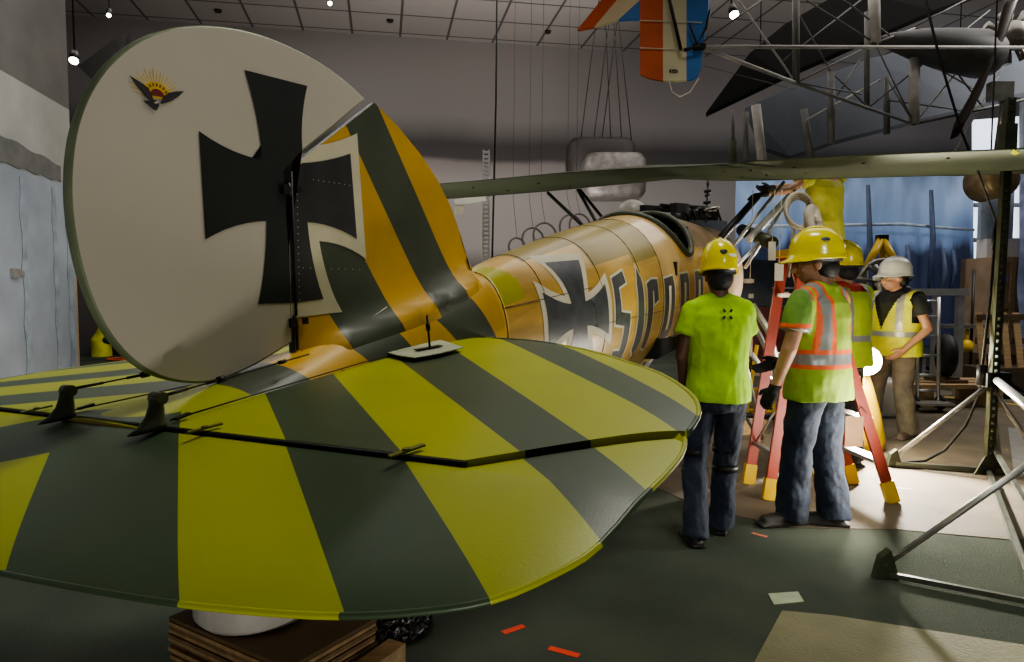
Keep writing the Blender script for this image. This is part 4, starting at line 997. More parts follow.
    # --- boots
    for s in 'LR':
        mb = MB(); a = j['an' + s]; fy = j['ft' + s]; yaw = fy[0] * 0; dr = rotz(footyaw) @ (V((-.25 if s == 'L' else .25, 1, 0))).normalized()
        f0 = V((a.x, a.y, a.z - .09)); mb.cap(a + V((0, 0, .07)), a + V((0, 0, -.02)), .052, .05); mb.ell(f0 + dr * .0 + V((0, 0, .045)), (.046, .055, .045)); mb.cap(f0 + dr * .05 + V((0, 0, .045)), f0 + dr * .15 + V((0, 0, .036)), .043, .036)
        mb.box(f0 + dr * .06 + V((0, 0, .013)), (.085, .27, .024), Matrix.Rotation(math.atan2(-dr.x, dr.y), 3, 'Z'))
        solid(mb, .007, 2).build('boot', bootm or boot, t, local=True)
    # --- helmet
    if hat:
        mb = MB(); n = 32; hc = HM @ V((0, -.008, .045)) + hp
        prof = [(1.18, -.016), (1.16, -.008), (1.05, .002), (1.02, .03), (.98, .08), (.87, .122), (.67, .156), (.38, .176), (.12, .183)]
        rr = []
        for (k, z) in prof:
            ring = []
            for i in range(n):
                a = 2 * PI * i / n; vis = max(0, math.sin(a))**3 * .034 * (1 if k > 1.1 else .25 if k > 1.02 else 0); kk = 1 + (k - 1) * (.35 if math.sin(a) < .1 else 1) if k > 1 else k
                ring.append(hc + HM @ V((.108 * kk * math.cos(a), (.132 * kk) * math.sin(a) + vis, z - (.010 if k > 1.1 and math.sin(a) > .2 else 0))))
            rr.append(ring)
        mb.loft(rr)
        for dx in (-.028, 0, .028): mb.tube([hc + HM @ V((dx, .132 * math.cos(q), .183 * math.sin(q) + (.001 if dx else .004))) * 1.0 for q in [R(25 + 130 * i / 12) for i in range(13)]], .008 if dx == 0 else .005, 6)
        ht = mb.build('helmet', hat, t, local=True, smooth=True)
        mb = MB(); mb.loft([[hc + HM @ V((.100 * math.cos(a), .122 * math.sin(a), z)) for a in [2 * PI * i / 24 for i in range(24)]] for z in (-.03, .01)]); mb.build('headband', blk, ht, local=True)
        if hatdecor >= 1:      # round black badge at the back with a pale label, lamp clip on the crown
            for (az, el, rx, ry, m_, nm) in ((-90, 30, .024, .024, blk, 'badge'), (-58, 22, .034, .011, plast, 'sticker'), (-90, 63, .012, .028, dark, 'lamp_clip')) if hatdecor == 1 else ((-160, 36, .024, .024, mat('blue_badge', (.04, .06, .12), .4), 'badge'), (-80, 22, .02, .02, plast, 'sticker')):
                a, e_ = R(az), R(el); q = hc + HM @ V((.114 * math.cos(a) * math.cos(e_), .139 * math.sin(a) * math.cos(e_), .184 * math.sin(e_) )); nn = (HM @ V((math.cos(a) * math.cos(e_), math.sin(a) * math.cos(e_), math.sin(e_)))).normalized()
                rot = nn.to_track_quat('Z', 'Y').to_matrix(); mb = MB(); mb.ell(q, (rx, ry, .006), rot, 16, 8); mb.build(nm, m_, ht, local=True)
    return t, j, mw
def front(px, py, D=None): return FL(px, py)
# worker 1: plain yellow-green tee, back to the viewer
hvm = [hivis, tee]
m1, j1, w1_ = person('person', 'person in plain yellow-green T-shirt and yellow helmet, back turned, beside the tail tip', (1.25, 4.22, 0), R(-8),
    J=dict(shL=(-.16, 0, 1.435), shR=(.155, 0, 1.435), elL=(-.225, .0, 1.13), wrL=(-.20, .14, .90), elR=(.19, .10, 1.16), wrR=(.10, .30, 1.08), knL=(-.13, .04, .50), anL=(-.135, -.09, .09), knR=(.07, .10, .51), anR=(.06, .17, .09)),
    topm=hivis, hat=hatY, hatdecor=1, skinm=skind, headyaw=R(4), headpitch=R(-6), knee=True, wide=.97, scale=1.0, hem=.87)
mb = MB()
for dx, dz in ((-.02, .02), (.02, .02), (-.02, -.02), (.02, -.02)): mb.box((dx + .03, -.135, 1.40 + dz), (.012, .02, .02), Matrix.Rotation(.5 * (1 if dx * dz > 0 else -1), 3, 'Y'))
mb.build('shirt_print', dark, m1, local=True)
# worker 2: hi-vis shirt with orange and grey bands, facing left
def bands2(c):
    x, y, z = c
    ax = abs(x)
    def b(z0): return 1 if abs(z - z0) < .028 else 2 if abs(z - z0) < .055 else 0
    k = b(1.055)
    if k: return k
    if ax < .19:
        d = abs(ax - .125); 
        if z > 1.08 and d < .024: return 1
        if z > 1.08 and d < .045: return 2
    else:
        if abs(z - 1.22) < .026: return 1
        if abs(z - 1.22) < .055: return 2
        if ax > .215: return 3
        if z > 1.40: return 2 if ax < .205 else 1
    return 0
m2, j2, w2_ = person('person', 'person in hi-vis shirt with orange and grey bands, facing left by the stepladder', (1.985, 4.50, 0), R(40),
    J=dict(elL=(-.265, .02, 1.12), wrL=(-.255, .10, .88), elR=(.24, .08, 1.13), wrR=(.13, .27, 1.0), knL=(-.09, .06, .50), anL=(-.07, .09, .09), knR=(.10, .0, .50), anR=(.08, -.06, .09)),
    topmats=[mat('worn_hivis', (.30, .44, .04), .75, var=.15, scale=10, bump=.15), refl, orange, hivisdk], topfn=bands2, hat=hatY, hatdecor=2, skinm=skin, headyaw=R(30), headpitch=R(-4), scale=1.05, wide=1.2, footyaw=R(48), hem=.80, gloves=tee, sleeve=.66)
# worker 3: up the ladder in a yellow shirt, arms stretched to the wing
def inv(mw, p): return mw.inverted() @ p
base3 = V((3.17, 7.15, 1.26)); f3 = R(25); mwt = Matrix.Translation(base3) @ rotz(f3)
hL, hR = inv(mwt, G(765, 194, 6.75)), inv(mwt, G(772, 188, 7.05)); hL = V((hL.x / 1.1, hL.y / 1.1, hL.z)); hR = V((hR.x / 1.1, hR.y / 1.1, hR.z))
m3, j3, w3_ = person('person', 'person in yellow shirt standing raised behind the wing, arms reaching left under it', base3, f3,
    J=dict(wrL=hL, wrR=hR, elL=hL.lerp(V((-.185, 0, 1.425)), .52) + V((0, 0, -.06)), elR=hR.lerp(V((.185, 0, 1.425)), .52) + V((0, 0, -.02)), head=(.03, .17, 1.50), neck=(0, .04, 1.45), knR=(.11, .06, .5), knL=(-.11, .05, .5), anL=(-.10, 0, .09), anR=(.10, 0, .09)),
    topm=shirty, skinm=skin, headpitch=R(-15), sleeve=.5, hem=.76, gloves=tee, wide=1.1)
wp = thing('work_platform', 'narrow aluminium work platform under the worker in the yellow shirt', 'platform', (3.24, 7.15, 0))
mb = MB(); mb.box((3.24, 7.15, 1.235), (.50, .5, .05)); mb.build('deck', alum, wp)
for dx in (-.22, .22):
    for dy in (-.22, .22):
        mb = MB(); mb.box((3.24 + dx, 7.15 + dy, .605), (.04, .04, 1.21)); mb.build('leg', alum, wp)
for z_ in (.35, .75):
    mb = MB(); mb.box((3.24, 6.93, z_), (.42, .03, .03)); mb.build('crossbar', alum, wp)
# worker 4: white helmet, yellow vest, khaki trousers
def vb(c):
    if abs(c.z - 1.07) < .028: return 1
    if c.z > 1.1 and abs(abs(c.x) - .13) < .026: return 1
    return 0
m4, j4, w4_ = person('person', 'person in white helmet, yellow reflective vest and khaki trousers, looking left', (4.02, 7.32, 0), R(112),
    J=dict(elL=(-.27, -.03, 1.13), wrL=(-.20, .13, .93), elR=(.25, .02, 1.12), wrR=(.2, .16, .92), anL=(-.11, -.06, .09), anR=(.11, .12, .09), knR=(.11, .09, .5)),
    topm=tee, legm=khaki, bootm=bootb, hat=hatW, skinm=skin, vest=([hivisy, refl], vb), headyaw=R(-18), scale=1.02, wide=1.24, vox=.010)
# worker 5: yellow helmet, red sleeves and vest, half hidden behind worker 2
m5, j5, w5_ = person('person', 'person in yellow helmet with red sleeves and vest, half hidden behind the banded shirt', (2.86, 6.0, 0), R(30),
    topm=red, hat=hatY, skinm=skin, vest=([mat('vest_lime', (.38, .50, .03), .75), refl], vb), scale=1.06, vox=.011, legm=mat('black_trousers', (.02, .02, .022), .85, var=.2), J=dict(elR=(.255, .05, 1.13), wrR=(.22, .2, .95)))
# worker 6: far left, sitting behind the partition
base6 = FL(88, 356); sc6 = 1.0
m6, j6, w6_ = person('person', 'distant person in blue helmet and vest crouching beyond the end of the partition', (base6.x + .32, base6.y, 0), R(-60),
    J=dict(pelvis=(0, 0, .30), waist=(0, .05, .42), chest=(0, .14, .64), neck=(0, .2, .82), head=(0, .27, .95), shL=(-.18, .17, .76), shR=(.18, .17, .76), elL=(-.2, .35, .55), elR=(.2, .35, .55), wrL=(-.08, .5, .4), wrR=(.08, .5, .4), hiL=(-.09, 0, .30), hiR=(.09, 0, .30), knL=(-.2, .38, .45), knR=(.2, .38, .45), anL=(-.18, .42, .09), anR=(.18, .42, .09)),
    topm=hivisy, hat=hatB, skinm=skin, vox=.016, hem=.26, scale=1.25)
mb = MB(); c = base6 + V((1.2, .3, 0)); g = []
for j_ in range(20): g.append([mb.bm.verts.new((c.x - .1 + i_ * .035, c.y - .3 + j_ * .03, max(.01, (.55 - i_ * .035) * (1 - abs(j_ - 10) / 11)) + .05 * noise.noise(V((i_ * .6, j_ * .6, 0))))) for i_ in range(16)])
for j_ in range(19):
    for i_ in range(15): mb.bm.faces.new((g[j_][i_], g[j_][i_ + 1], g[j_ + 1][i_ + 1], g[j_ + 1][i_])).smooth = True
tag(mb.build('red_tarpaulin', redhose), 'heap of red cloth on the far floor beside the crouching worker', 'cloth')
mb = MB(); q_ = FL(112, 360); mb.tube([q_ + V((.3 * math.cos(i * .7) + i * .04, .25 * math.sin(i * .7), .02)) for i in range(30)], .02, 6); tag(mb.build('red_hose', redhose), 'coiled red hose on the far floor near the crouching worker', 'hose')
# hard hat seen over the far cockpit edge
mb = MB(); hc = AM @ V((3.95, .31, .475)); prof = [(1.18, -.01), (1.02, .0), (1.0, .035), (.93, .075), (.75, .11), (.45, .13), (.1, .138)]
mb.loft([[hc + V((.125 * k * math.cos(a), .15 * k * math.sin(a), z)) for a in [2 * PI * i / 24 for i in range(24)]] for k, z in prof]); mb.tube([hc + V((.15 * math.cos(q) * .84, 0, .141 * math.sin(q))) for q in [R(20 + 140 * i / 10) for i in range(11)]], .006, 6)
tag(mb.build('hard_hat', mat('grey_white_shell', (.32, .31, .27), .4), smooth=True), 'pale grey hard hat resting on the far edge of the cockpit', 'hard hat')

# ---- paper rolls and tags under the wing
c = G(808, 214, 5.0); ax = V((.35, -1, .1)).normalized()
mb = MB(); 
for k, (r, dx) in enumerate(((.125, 0), (.118, .03), (.12, -.03), (.112, .05))): mb.ring(c + V((-.06, .0, .02)) + V((dx * .4, dx, -dx * .3)), ax, r, .012, 28, 6)
mb.ring(c + V((.03, -.02, -.05)), (1, -.9, .2), .085, .035, 24, 8)
mb.tube([c + V((-.10, 0, -.10)), c + V((-.12, .02, -.45))], .012, 6); mb.tube([c + V((-.04, 0, -.12)), c + V((-.03, .02, -.30))], .016, 6); mb.tube([c + V((.02, 0, -.12)), c + V((.05, .02, -.28))], .014, 6)
mb.tube([c + V((-.05, 0, .12)), c + V((-.04, .03, .20))], .006, 5)
tag(mb.build('coiled_hose', mat('cream_hose', (.50, .45, .36), .6)), 'bundle of cream coiled hose hanging under the wing before the yellow shirt', 'hose')
for (x, y, w_, h_, D, lab) in ((772, 251, .055, .14, 5.3, 'cream tag hanging left of the coiled hose'), (779, 272, .065, .13, 5.2, 'longest cream tag hanging below the coiled hose'), (750, 281, .065, .03, 5.8, 'small cream tag beside the plain green shirt')):
    mb = MB(); q_ = G(x, y, D); mb.box(q_, (w_, .006, h_)); o = mb.build('paper_tag', paper); tag(o, lab, 'tag')
    mb = MB(); mb.tube([q_ + V((0, 0, h_ / 2)), G(x + 3, 190, D + .1)], .003, 5); mb.build('string', paper, o)

# ---- maroon crate-like machine between the workers
t = thing('engine_crate', 'dark navy and maroon panelled cart standing between the two nearest workers', 'cart', (3.1, 8.9, 0))
a, b_ = G(735, 300, 8.9).x, G(845, 300, 8.9).x
mb = MB(); mb.box(((a + b_) / 2, 9.0, .917), (b_ - a, .5, .83)); mb.build('maroon_panel', maroon, t)
mb = MB(); mb.box(((a + b_) / 2, 9.0, 1.63), (b_ - a, .5, .58)); mb.build('navy_panel', navy, t)
mb = MB(); mb.box(((a + b_) / 2, 9.0, .48), (b_ - a, .5, .04)); mb.build('shelf', alum, t)
for x in (a + .1, b_ - .1):
    mb = MB(); mb.box((x, 9.0, .23), (.06, .4, .46)); mb.build('leg', alum, t)
for (x, y, w_) in ((782, 294, .17), (748, 281, .1), (751, 296, .06)):
    mb = MB(); q_ = G(x, y, 8.73); mb.box(q_, (w_, .01, .055)); mb.build('label_sheet', paper, t)
mb = MB(); q_ = G(783, 288, 8.73); mb.box(q_, (.27, .01, .025)); mb.build('rail', sil, t)
mb = MB(); mb.tube([G(752, 305, 7.0), G(768, 330, 7.0), G(777, 362, 7.05), G(779, 385, 7.1)], .035, 8); mb.tube([G(748, 315, 6.98), G(762, 338, 6.98), G(770, 366, 7), G(772, 385, 7.1)], .02, 8); tag(mb.build('curved_tube', sil), 'grey curved tube standing before the maroon panel', 'tube')
# yellow trestle under the nose
t = thing('yellow_trestle', 'yellow metal trestle glimpsed behind the plain green shirt', 'trestle', (2.35, 7.0, 0))
for (x0_, x1_) in ((752, 768), (762, 772), (745, 757), (775, 768)):
    mb = MB(); p0 = FL(x0_, 425); p1 = G(x1_, 345, p0.y); mb.tube([p0, p1], .022, 8); mb.build('leg', ladY, t)
mb = MB(); p0 = G(748, 410, 8.3); p1 = G(775, 412, 8.3); mb.tube([p0, p1], .02, 8); mb.tube([G(750, 390, 8.2), G(772, 388, 8.2)], .02, 8); mb.build('crossbar', ladY, t)
for pts, lab in ((((735, 425), (762, 440), 7.2, .12), 'low wooden beam on the floor behind the plain green shirt'),):
    (q0, q1, D, h_) = pts; p0 = FL(735, 445); p1 = FL(775, 440); mb = MB(); mb.bar(p0 + V((0, .45, .07)), p1 + V((0, .45, .07)), .2, .14); tag(mb.build('timber_beam', wood), lab, 'beam')
mb = MB(); mb.tube([FL(722, 395) + V((0, 0, .03)), G(748, 360, 7.0), ], .02, 8); mb.tube([G(738, 330, 6.2), FL(762, 440) + V((0, 0, .02))], .022, 8); mb.tube([G(735, 395, 6.2), FL(757, 438) + V((0, 0, .02))], .022, 8)
tag(mb.build('trestle_strut', sil), 'bare steel struts crossing behind the plain green shirt', 'strut')

# ================================================================== WORK LIGHT, FLOOR SCRUBBER, TROLLEY
wl_ = thing('work_light', 'glaring white work light on a yellow stand between the workers', 'work light', (lampP0 := G(866, 361, 6.55)) * 1)
lp = lampP0
mb = MB(); nrm = V((-.35, -1, .0)).normalized(); mb.cone(lp, lp + nrm * .02, .13, .13, 28); mb.build('lamp_glass', glow, wl_)
mb = MB(); mb.cone(lp - nrm * .14, lp - nrm * .005, .08, .14, 28); mb.build('reflector_housing', alum, wl_)
mb = MB(); mb.tube([lp - nrm * .07 - V((0, 0, .1)), V((lp.x + .02, lp.y + .1, .38))], .02, 8); mb.build('pole', ladY, wl_)
mb = MB()
rr = []
for z, r in ((.02, .20), (.10, .21), (.35, .16), (.6, .09), (.72, .05)): rr.append([V((lp.x + .05 + r * math.cos(a), lp.y + .12 + r * .8 * math.sin(a), z)) for a in [2 * PI * k / 20 for k in range(20)]])
mb.loft(rr); mb.build('stand_body', ladY, wl_)
sb = thing('floor_scrubber', 'white and yellow floor scrubber behind the khaki trousers', 'floor scrubber', FL(890, 420))
c = FL(885, 418)
mb = MB(); mb.loft([[V((c.x + rx * (abs(math.cos(a))**.6) * (1 if math.cos(a) > 0 else -1), c.y + .2 + ry * (abs(math.sin(a))**.6) * (1 if math.sin(a) > 0 else -1), z)) for a in [2 * PI * k / 24 for k in range(24)]] for z, rx, ry in ((.03, .33, .25), (.18, .34, .26), (.40, .26, .22), (.46, .2, .18))]); mb.build('tank', plast, sb)
mb = MB(); mb.loft([[V((c.x - .22 + rx * math.cos(a), c.y + .1 + ry * math.sin(a), z)) for a in [2 * PI * k / 24 for k in range(24)]] for z, rx, ry in ((.05, .16, .2), (.38, .17, .2), (.55, .12, .15), (.95, .09, .12))]); mb.build('yellow_cover', ladY, sb)
for s in (-.2, .2):
    mb = MB(); mb.cone((c.x + s, c.y + .2, .06), (c.x + s + .03, c.y + .2, .06), .06, .06, 16); mb.build('wheel', blk, sb)
tr = thing('hand_trolley', 'white two-wheeled trolley behind the worker in khaki trousers', 'trolley', FL(934, 412))
c = FL(934, 410)
for dx in (-.22, .05):
    mb = MB(); mb.tube([V((c.x + dx, c.y, .12)), V((c.x + dx + .02, c.y + .1, 1.45))], .022, 8); mb.build('upright', alum, tr)
for z in (.25, .45, .7, .95, 1.2, 1.4):
    mb = MB(); mb.tube([V((c.x - .22, c.y + .08 * z, z)), V((c.x + .06, c.y + .08 * z, z))], .016, 8); mb.build('rung', alum, tr)
for dx in (-.25, .08):
    mb = MB(); mb.ring((c.x + dx, c.y, .10), (1, 0, 0), .075, .025, 20, 8); mb.build('wheel', blk, tr)
mb = MB(); mb.box((c.x - .1, c.y - .14, .11), (.4, .26, .03)); mb.build('toe_plate', alum, tr)
tb = thing('steel_table', 'pale steel work table behind the worker in the white helmet', 'table', FL(935, 375))
c = G(928, 292, 10.2)
mb = MB(); mb.box((c.x + .05, 10.4, c.z), (.9, .7, .10)); mb.build('tabletop', alum, tb)
for dx, dy in ((-.32, -.28), (.42, -.28), (-.32, .28), (.42, .28)):
    mb = MB(); mb.box((c.x + dx, 10.4 + dy, c.z / 2 - .03), (.09, .09, c.z - .06)); mb.build('leg', alum, tb)
c = FL(941, 385); mb = MB(); mb.ring((c.x, c.y, .62), (1, -.35, 0), .0, .0, 4, 3) if False else None
ty = thing('rubber_tyre', 'black tyre standing beside the trolley', 'tyre', FL(940, 398)); c = G(946, 362, 9.45)
mb.ring((c.x, 9.45, .66), (1, -.3, 0), .20, .09, 28, 12); mb.build('tread', blk, ty); mb = MB(); mb.cone((c.x - .05, 9.47, .66), (c.x + .05, 9.43, .66), .13, .13, 20); mb.build('hub', dark, ty)
dl = thing('timber_dolly', 'low timber dolly on the floor carrying the black tyre', 'dolly', FL(948, 395)); c = V((c.x, 9.45, 0))
for k in (-.28, 0, .28):
    mb = MB(); mb.box((c.x + k * .3, 9.45 + k, .28), (1.1, .2, .05)); mb.build('deck_board', wood, dl)
for k in (-.45, .45):
    mb = MB(); mb.box((c.x + k, 9.45, .13), (.12, .8, .26)); mb.build('bearer', wood, dl)
mb = MB(); mb.box((c.x, 9.45, .325), (.3, .5, .04)); mb.build('chock', woodd, dl)
mb = MB(); mb.box((c.x, 9.45, .355), (.2, .3, .03)); mb.build('chock', woodd, dl)
# yellow lifting tripod on the far side + gear
tp_ = thing('lifting_tripod', 'yellow and black lifting tripod rising behind the white helmet', 'tripod', FL(880, 385))
ap = G(882, 238, 9.4)
for x, y in ((862, 385), (905, 388), (884, 378)):
    f_ = FL(x, y); f_.y = 9.4 + (.5 if y < 380 else -.2); f_.z = 0; mb = MB(); mid = G({862: 866, 905: 899, 884: 884}[x], 268, f_.y); f_.x = mid.x; mb.tube([ap, mid], .05, 8); mb.build('leg', ladY, tp_); mb = MB(); mb.tube([mid, f_], .035, 8); mb.build('leg_extension', dark, tp_)
mb = MB(); mb.box(ap, (.12, .12, .08)); mb.build('head', dark, tp_)
rnd = random.Random(5)
mb = MB(); c = G(882, 283, 8.6)
for k in range(16):
    a = rnd.uniform(0, 2 * PI); mb.tube([c + V((.05 * math.cos(a), .05 * math.sin(a * 2), .05 * math.sin(a))), c + V((.36 * math.cos(a), rnd.uniform(-.15, .15), .30 * math.sin(a)))], rnd.uniform(.012, .03), 6)
mb.ell(c, (.12, .1, .12)); mb.tube([c, V((c.x, c.y, .02))], .04, 8); mb.ring(c, (0, 1, .1), .28, .03, 20, 6)
mb.cone((c.x, c.y, 0), (c.x, c.y, .05), .3, .25, 20)
tag(mb.build('rotary_engine', steel), 'tangle of grey engine cylinders on a pole left of the white helmet', 'engine')
mb = MB(); mb.tube([G(874, 278, 7.9), G(886, 280, 7.9)], .03, 8); mb.tube([G(880, 282, 7.9), FL(880, 400).xy.to_3d() + V((0, 0, 0))], .022, 8); tag(mb.build('white_pole', plast), 'thin white pole with crossbar left of the yellow vest', 'pole')
# clutter by the blue sheeting
t = thing('wheeled_frame', 'dark wheeled frame with yellow valve beyond the steel post', 'frame', FL(958, 375)); c = FL(956, 376)
for dx in (-.35, .25):
    mb = MB(); mb.tube([V((c.x + dx, c.y, .0)), V((c.x + dx, c.y, 1.9 if dx > 0 else 1.2))], .025, 8); mb.build('upright', dark, t)
mb = MB(); mb.box((c.x, c.y, .9), (.8, .4, .06)); mb.build('shelf', steel, t)
mb = MB(); mb.box((c.x, c.y, .12), (.8, .5, .06)); mb.build('shelf', dark, t)
mb = MB(); mb.ell((c.x + .1, c.y - .1, .55), (.12, .1, .12)); mb.tube([(c.x + .1, c.y - .1, .6), (c.x + .1, c.y - .1, .85)], .03, 8); mb.build('yellow_valve', ladY, t)
mb = MB(); c = FL(918, 374); c = V((c.x - .35, c.y, 0)); mb.box((c.x, c.y, .36), (.8, .4, .05)); 
for dx in (-.35, .35): mb.box((c.x + dx, c.y, .17), (.06, .36, .34))
tag(mb.build('low_bench', mat('grey_bench', (.20, .20, .20), .6)), 'low grey bench on the floor in front of the blue sheeting', 'bench')
mb = MB(); c = FL(1003, 398); mb.tube([c + V((-.3, 0, .05)), c + V((0, 0, .28)), c + V((.35, .05, .06))], .03, 8); mb.ell(c + V((0, 0, .2)), (.16, .12, .1)); mb.box(c + V((0, 0, .05)), (.5, .3, .06)); tag(mb.build('winch', dark), 'small dark winch on the floor below the pallet', 'winch')

# ================================================================== THINGS HUNG FROM THE CEILING
# gantry post behind the fuselage
g_ = thing('gantry_post', 'slim aluminium post with white side arm behind the striped fin', 'post', FL(484, 395))
b0 = G(485, 265, 9.0); mb = MB(); perforated(mb, V((b0.x, 9, 0)), V((b0.x + .02, 9, G(487, 150, 9).z)), .09, 60); mb.build('post', alum, g_)
mb = MB(); mb.bar(G(455, 203, 9), G(486, 198, 9), .07, .08); mb.build('side_arm', plast, g_)
mb = MB(); mb.box(G(459, 210, 8.95), (.12, .02, .09)); mb.build('label_sheet', paper, g_)
mb = MB(); mb.tube([G(492, 265, 9.1), G(496, 100, 9.1), V((G(499, 0, 9.1).x, 9.1, HC))], .012, 6); tag(mb.build('hanging_wire', dark), 'long dark wire hanging from the ceiling beside the gantry post', 'wire')
# gondola
gd = thing('hanging_gondola', 'rounded dark and silver gondola hanging on wires behind the upper wing', 'gondola', G(607, 180, 15))
def rbox(mb, c, sx, sy, z0, z1, r=.35):
    mb.loft([[V((c.x + sx * k * (abs(math.cos(a))**.5) * (1 if math.cos(a) > 0 else -1), c.y + sy * k * (abs(math.sin(a))**.5) * (1 if math.sin(a) > 0 else -1), z)) for a in [2 * PI * i / 40 for i in range(40)]] for z, k in ((z0, .85), (z0 + .12, .97), ((z0 + z1) / 2, 1), (z1 - .12, .97), (z1, .85))])
mb = MB(); c = G(600, 165, 15.4); rbox(mb, c, .75, .5, G(600, 180, 15.4).z, G(600, 141, 15.4).z); mb.build('dark_shell', mat('dark_shell', (.03, .026, .025), .6), gd)
mb = MB(); c = G(613, 180, 14.6); rbox(mb, c, .66, .5, G(613, 199, 14.6).z, G(613, 156, 14.6).z); mb.build('silver_basket', mat('silver_basket', (.17, .16, .15), .45, .3, var=.3), gd)
for x0_, x1_ in ((592, 580), (605, 593), (613, 601), (616, 622), (622, 632), (607, 611)):
    mb = MB(); p0 = G(x1_, 145, 15.2); p1 = G(x0_, 53, 15.2); d = p1 - p0; mb.tube([p0, p0 + d * ((HC - p0.z) / d.z)], .010, 5); mb.build('suspension_wire', dark, gd)
for i, (x, y, r) in enumerate(((517, 247, 9), (533, 240, 12), (545, 236, 13), (571, 228, 13), (580, 226, 12))):
    mb = MB(); q_ = G(x, y, 10.5); mb.ring(q_, (.5, -1, .1), r / 66, .015, 24, 6); o = mb.build('hanging_hoop', mat('hoop_grey', (.16, .14, .13), .6)); tag(o, 'thin grey hoop hanging in a row below the wing, seen above the fuselage', 'hoop', 'grey hoops below the wing')
    mb = MB(); p0 = q_ + V((0, 0, r / 66)); mb.tube([p0, G(x - 4, 196, 10.5), V((p0.x, 10.5, HC))], .003, 5); mb.build('cord', dark, o)

# hanging aircraft with red-white-blue tail (upper right)
ha = thing('hanging_airplane', 'hanging pusher biplane with red, white and blue tail and open lattice booms', 'airplane', G(870, 80, 10))
def gp(x, y, D): return G(x, y, D)
tdz = 7.6
rz_ = [(640, -60), (640, 74.5), (648, 78), (663, 81), (676, 81), (690, 80), (697, 77), (701, 68), (702, 50), (708, 10), (710, -60)]
def plate2(mb, poly, D, thick=.05):
    A = [mb.bm.verts.new(G(x, y, D)) for x, y in poly]; B = [mb.bm.verts.new(G(x, y, D) + V((0.02, thick, 0))) for x, y in poly]; n = len(poly)
    mb.bm.faces.new(A).material_index = mb.mi; mb.bm.faces.new(list(reversed(B))).material_index = mb.mi
    for i in range(n): mb.bm.faces.new((A[i], B[i], B[(i + 1) % n], A[(i + 1) % n])).material_index = mb.mi
rd = thing('x', None, None, (0, 0, 0)) if False else None
mb = MB(); mb.mi = 0; plate2(mb, [(640, -60), (640, 74.5), (648, 78), (663, 81), (663, -60)], tdz); mb.mi = 1; plate2(mb, [(663, -60), (663, 81), (676, 81), (686.5, 80.2), (686.5, -60)], tdz); mb.mi = 2; plate2(mb, [(686.5, -60), (686.5, 80.2), (692, 79.5), (697, 76), (701, 66), (702, 50), (708, 12), (710, -60)], tdz)
hr = mb.build('rudder', [rwbR, rwbW, rwbB], ha)
mb = MB()
for y in (20.5, 48): mb.tube([G(640, y, tdz - .02), G(702, y + 2, tdz - .02)], .006, 5)
mb.build('rib_tape', cream, hr)
mb = MB()
for x0_, ch in ((669, '4'), (673, '.'), (674.5, '8'), (677, '0')):
    pass
mb.tube([G(669.5, 72, tdz - .01), G(670.6, 69, tdz - .01), G(670.6, 73, tdz - .01)], .006, 4)
for cx in (673.5, 676): mb.ring(G(cx, 71.2, tdz - .01), (0, 1, 0), .014, .006, 10, 4)
mb.build('small_number', mat('number_grey', (.10, .09, .06), .7), hr)
mb = MB(); mb.mi = 0; plate2(mb, [(577, 30), (606, -6), (622, -6), (594, 27)], 8.4); mb.mi = 1; plate2(mb, [(594, 27), (622, -6), (640, -6), (640, 0), (618, 20)], 8.4); mb.mi = 2; plate2(mb, [(618, 20), (640, 0), (640, 19)], 8.4)
mb.build('stabiliser', [rwbR, rwbW, rwbB], ha)
hub = (701, 47, 7.6)
mb = MB(); mb.box(G(699, 47, 7.55), (.12, .1, .05)); mb.tube([G(665, -20, 7.5), G(681, 50, 7.5)], .018, 6); mb.tube([G(684, 50, 7.5), G(700, 46, 7.5)], .018, 6); mb.tube([G(690, 25, 7.5), G(697, 44, 7.5), G(706, 28, 7.5), G(710, 10, 7.5)], .014, 6); mb.build('tail_bracket', dark, ha)
mb = MB(); mb.tube([G(669, 80, 7.6), G(672, 92, 7.6), G(680, 97, 7.6), G(690, 92, 7.6), G(699, 78, 7.6)], .006, 5); mb.build('wire_loop', cream, ha)
NA_, NB_, NC_ = (796, 83, 8.8), (914, 124, 9.6), (875, 43, 9.2)
lightt = mat('boom_pale', (.40, .38, .35), .5); greyt = mat('boom_grey', (.11, .108, .10), .5)
def htube(pts, r, m, name='strut'): mb = MB(); mb.tube([G(*p) for p in pts], r, 7); return mb.build(name, m, ha)
htube([hub, (800, 47, 8.2), (1060, 47.5, 9.6)], .022, lightt, 'boom'); htube([hub, NA_], .024, lightt, 'boom'); htube([NA_, NB_], .022, greyt, 'boom'); htube([NB_, (1060, 92, 10.2)], .022, greyt, 'boom')
htube([(704, 41, 7.6), (790, -20, 8.6)], .010, greyt, 'wire'); htube([(738, 0, 8.5), NA_], .013, lightt, 'wire'); htube([(705, 66, 7.7), (796, 90, 8.8)], .005, greyt, 'wire')
for a, b_, r in (((796, -20, 8.8), NA_, .045), ((874, -20, 9.2), NC_, .075), ((867, 12, 9.5), (867, 109, 9.5), .035), ((915, 55, 9.6), NB_, .07), ((887, 78, 10.2), (887, 134, 10.2), .045), ((831, 72, 9.2), (831, 143, 9.2), .05), ((804, 109, 9.4), (811, 158, 9.4), .05), ((756, 105, 8.8), (762, 160, 8.8), .06), ((746, 112, 8.9), (746, 160, 8.9), .035), ((733, 110, 9), (733, 140, 9), .02)):
    htube([a, b_], r, lightt if r > .05 else greyt)
htube([(733, 140, 9), (733, 162, 9)], .05, wingg, 'fitting')
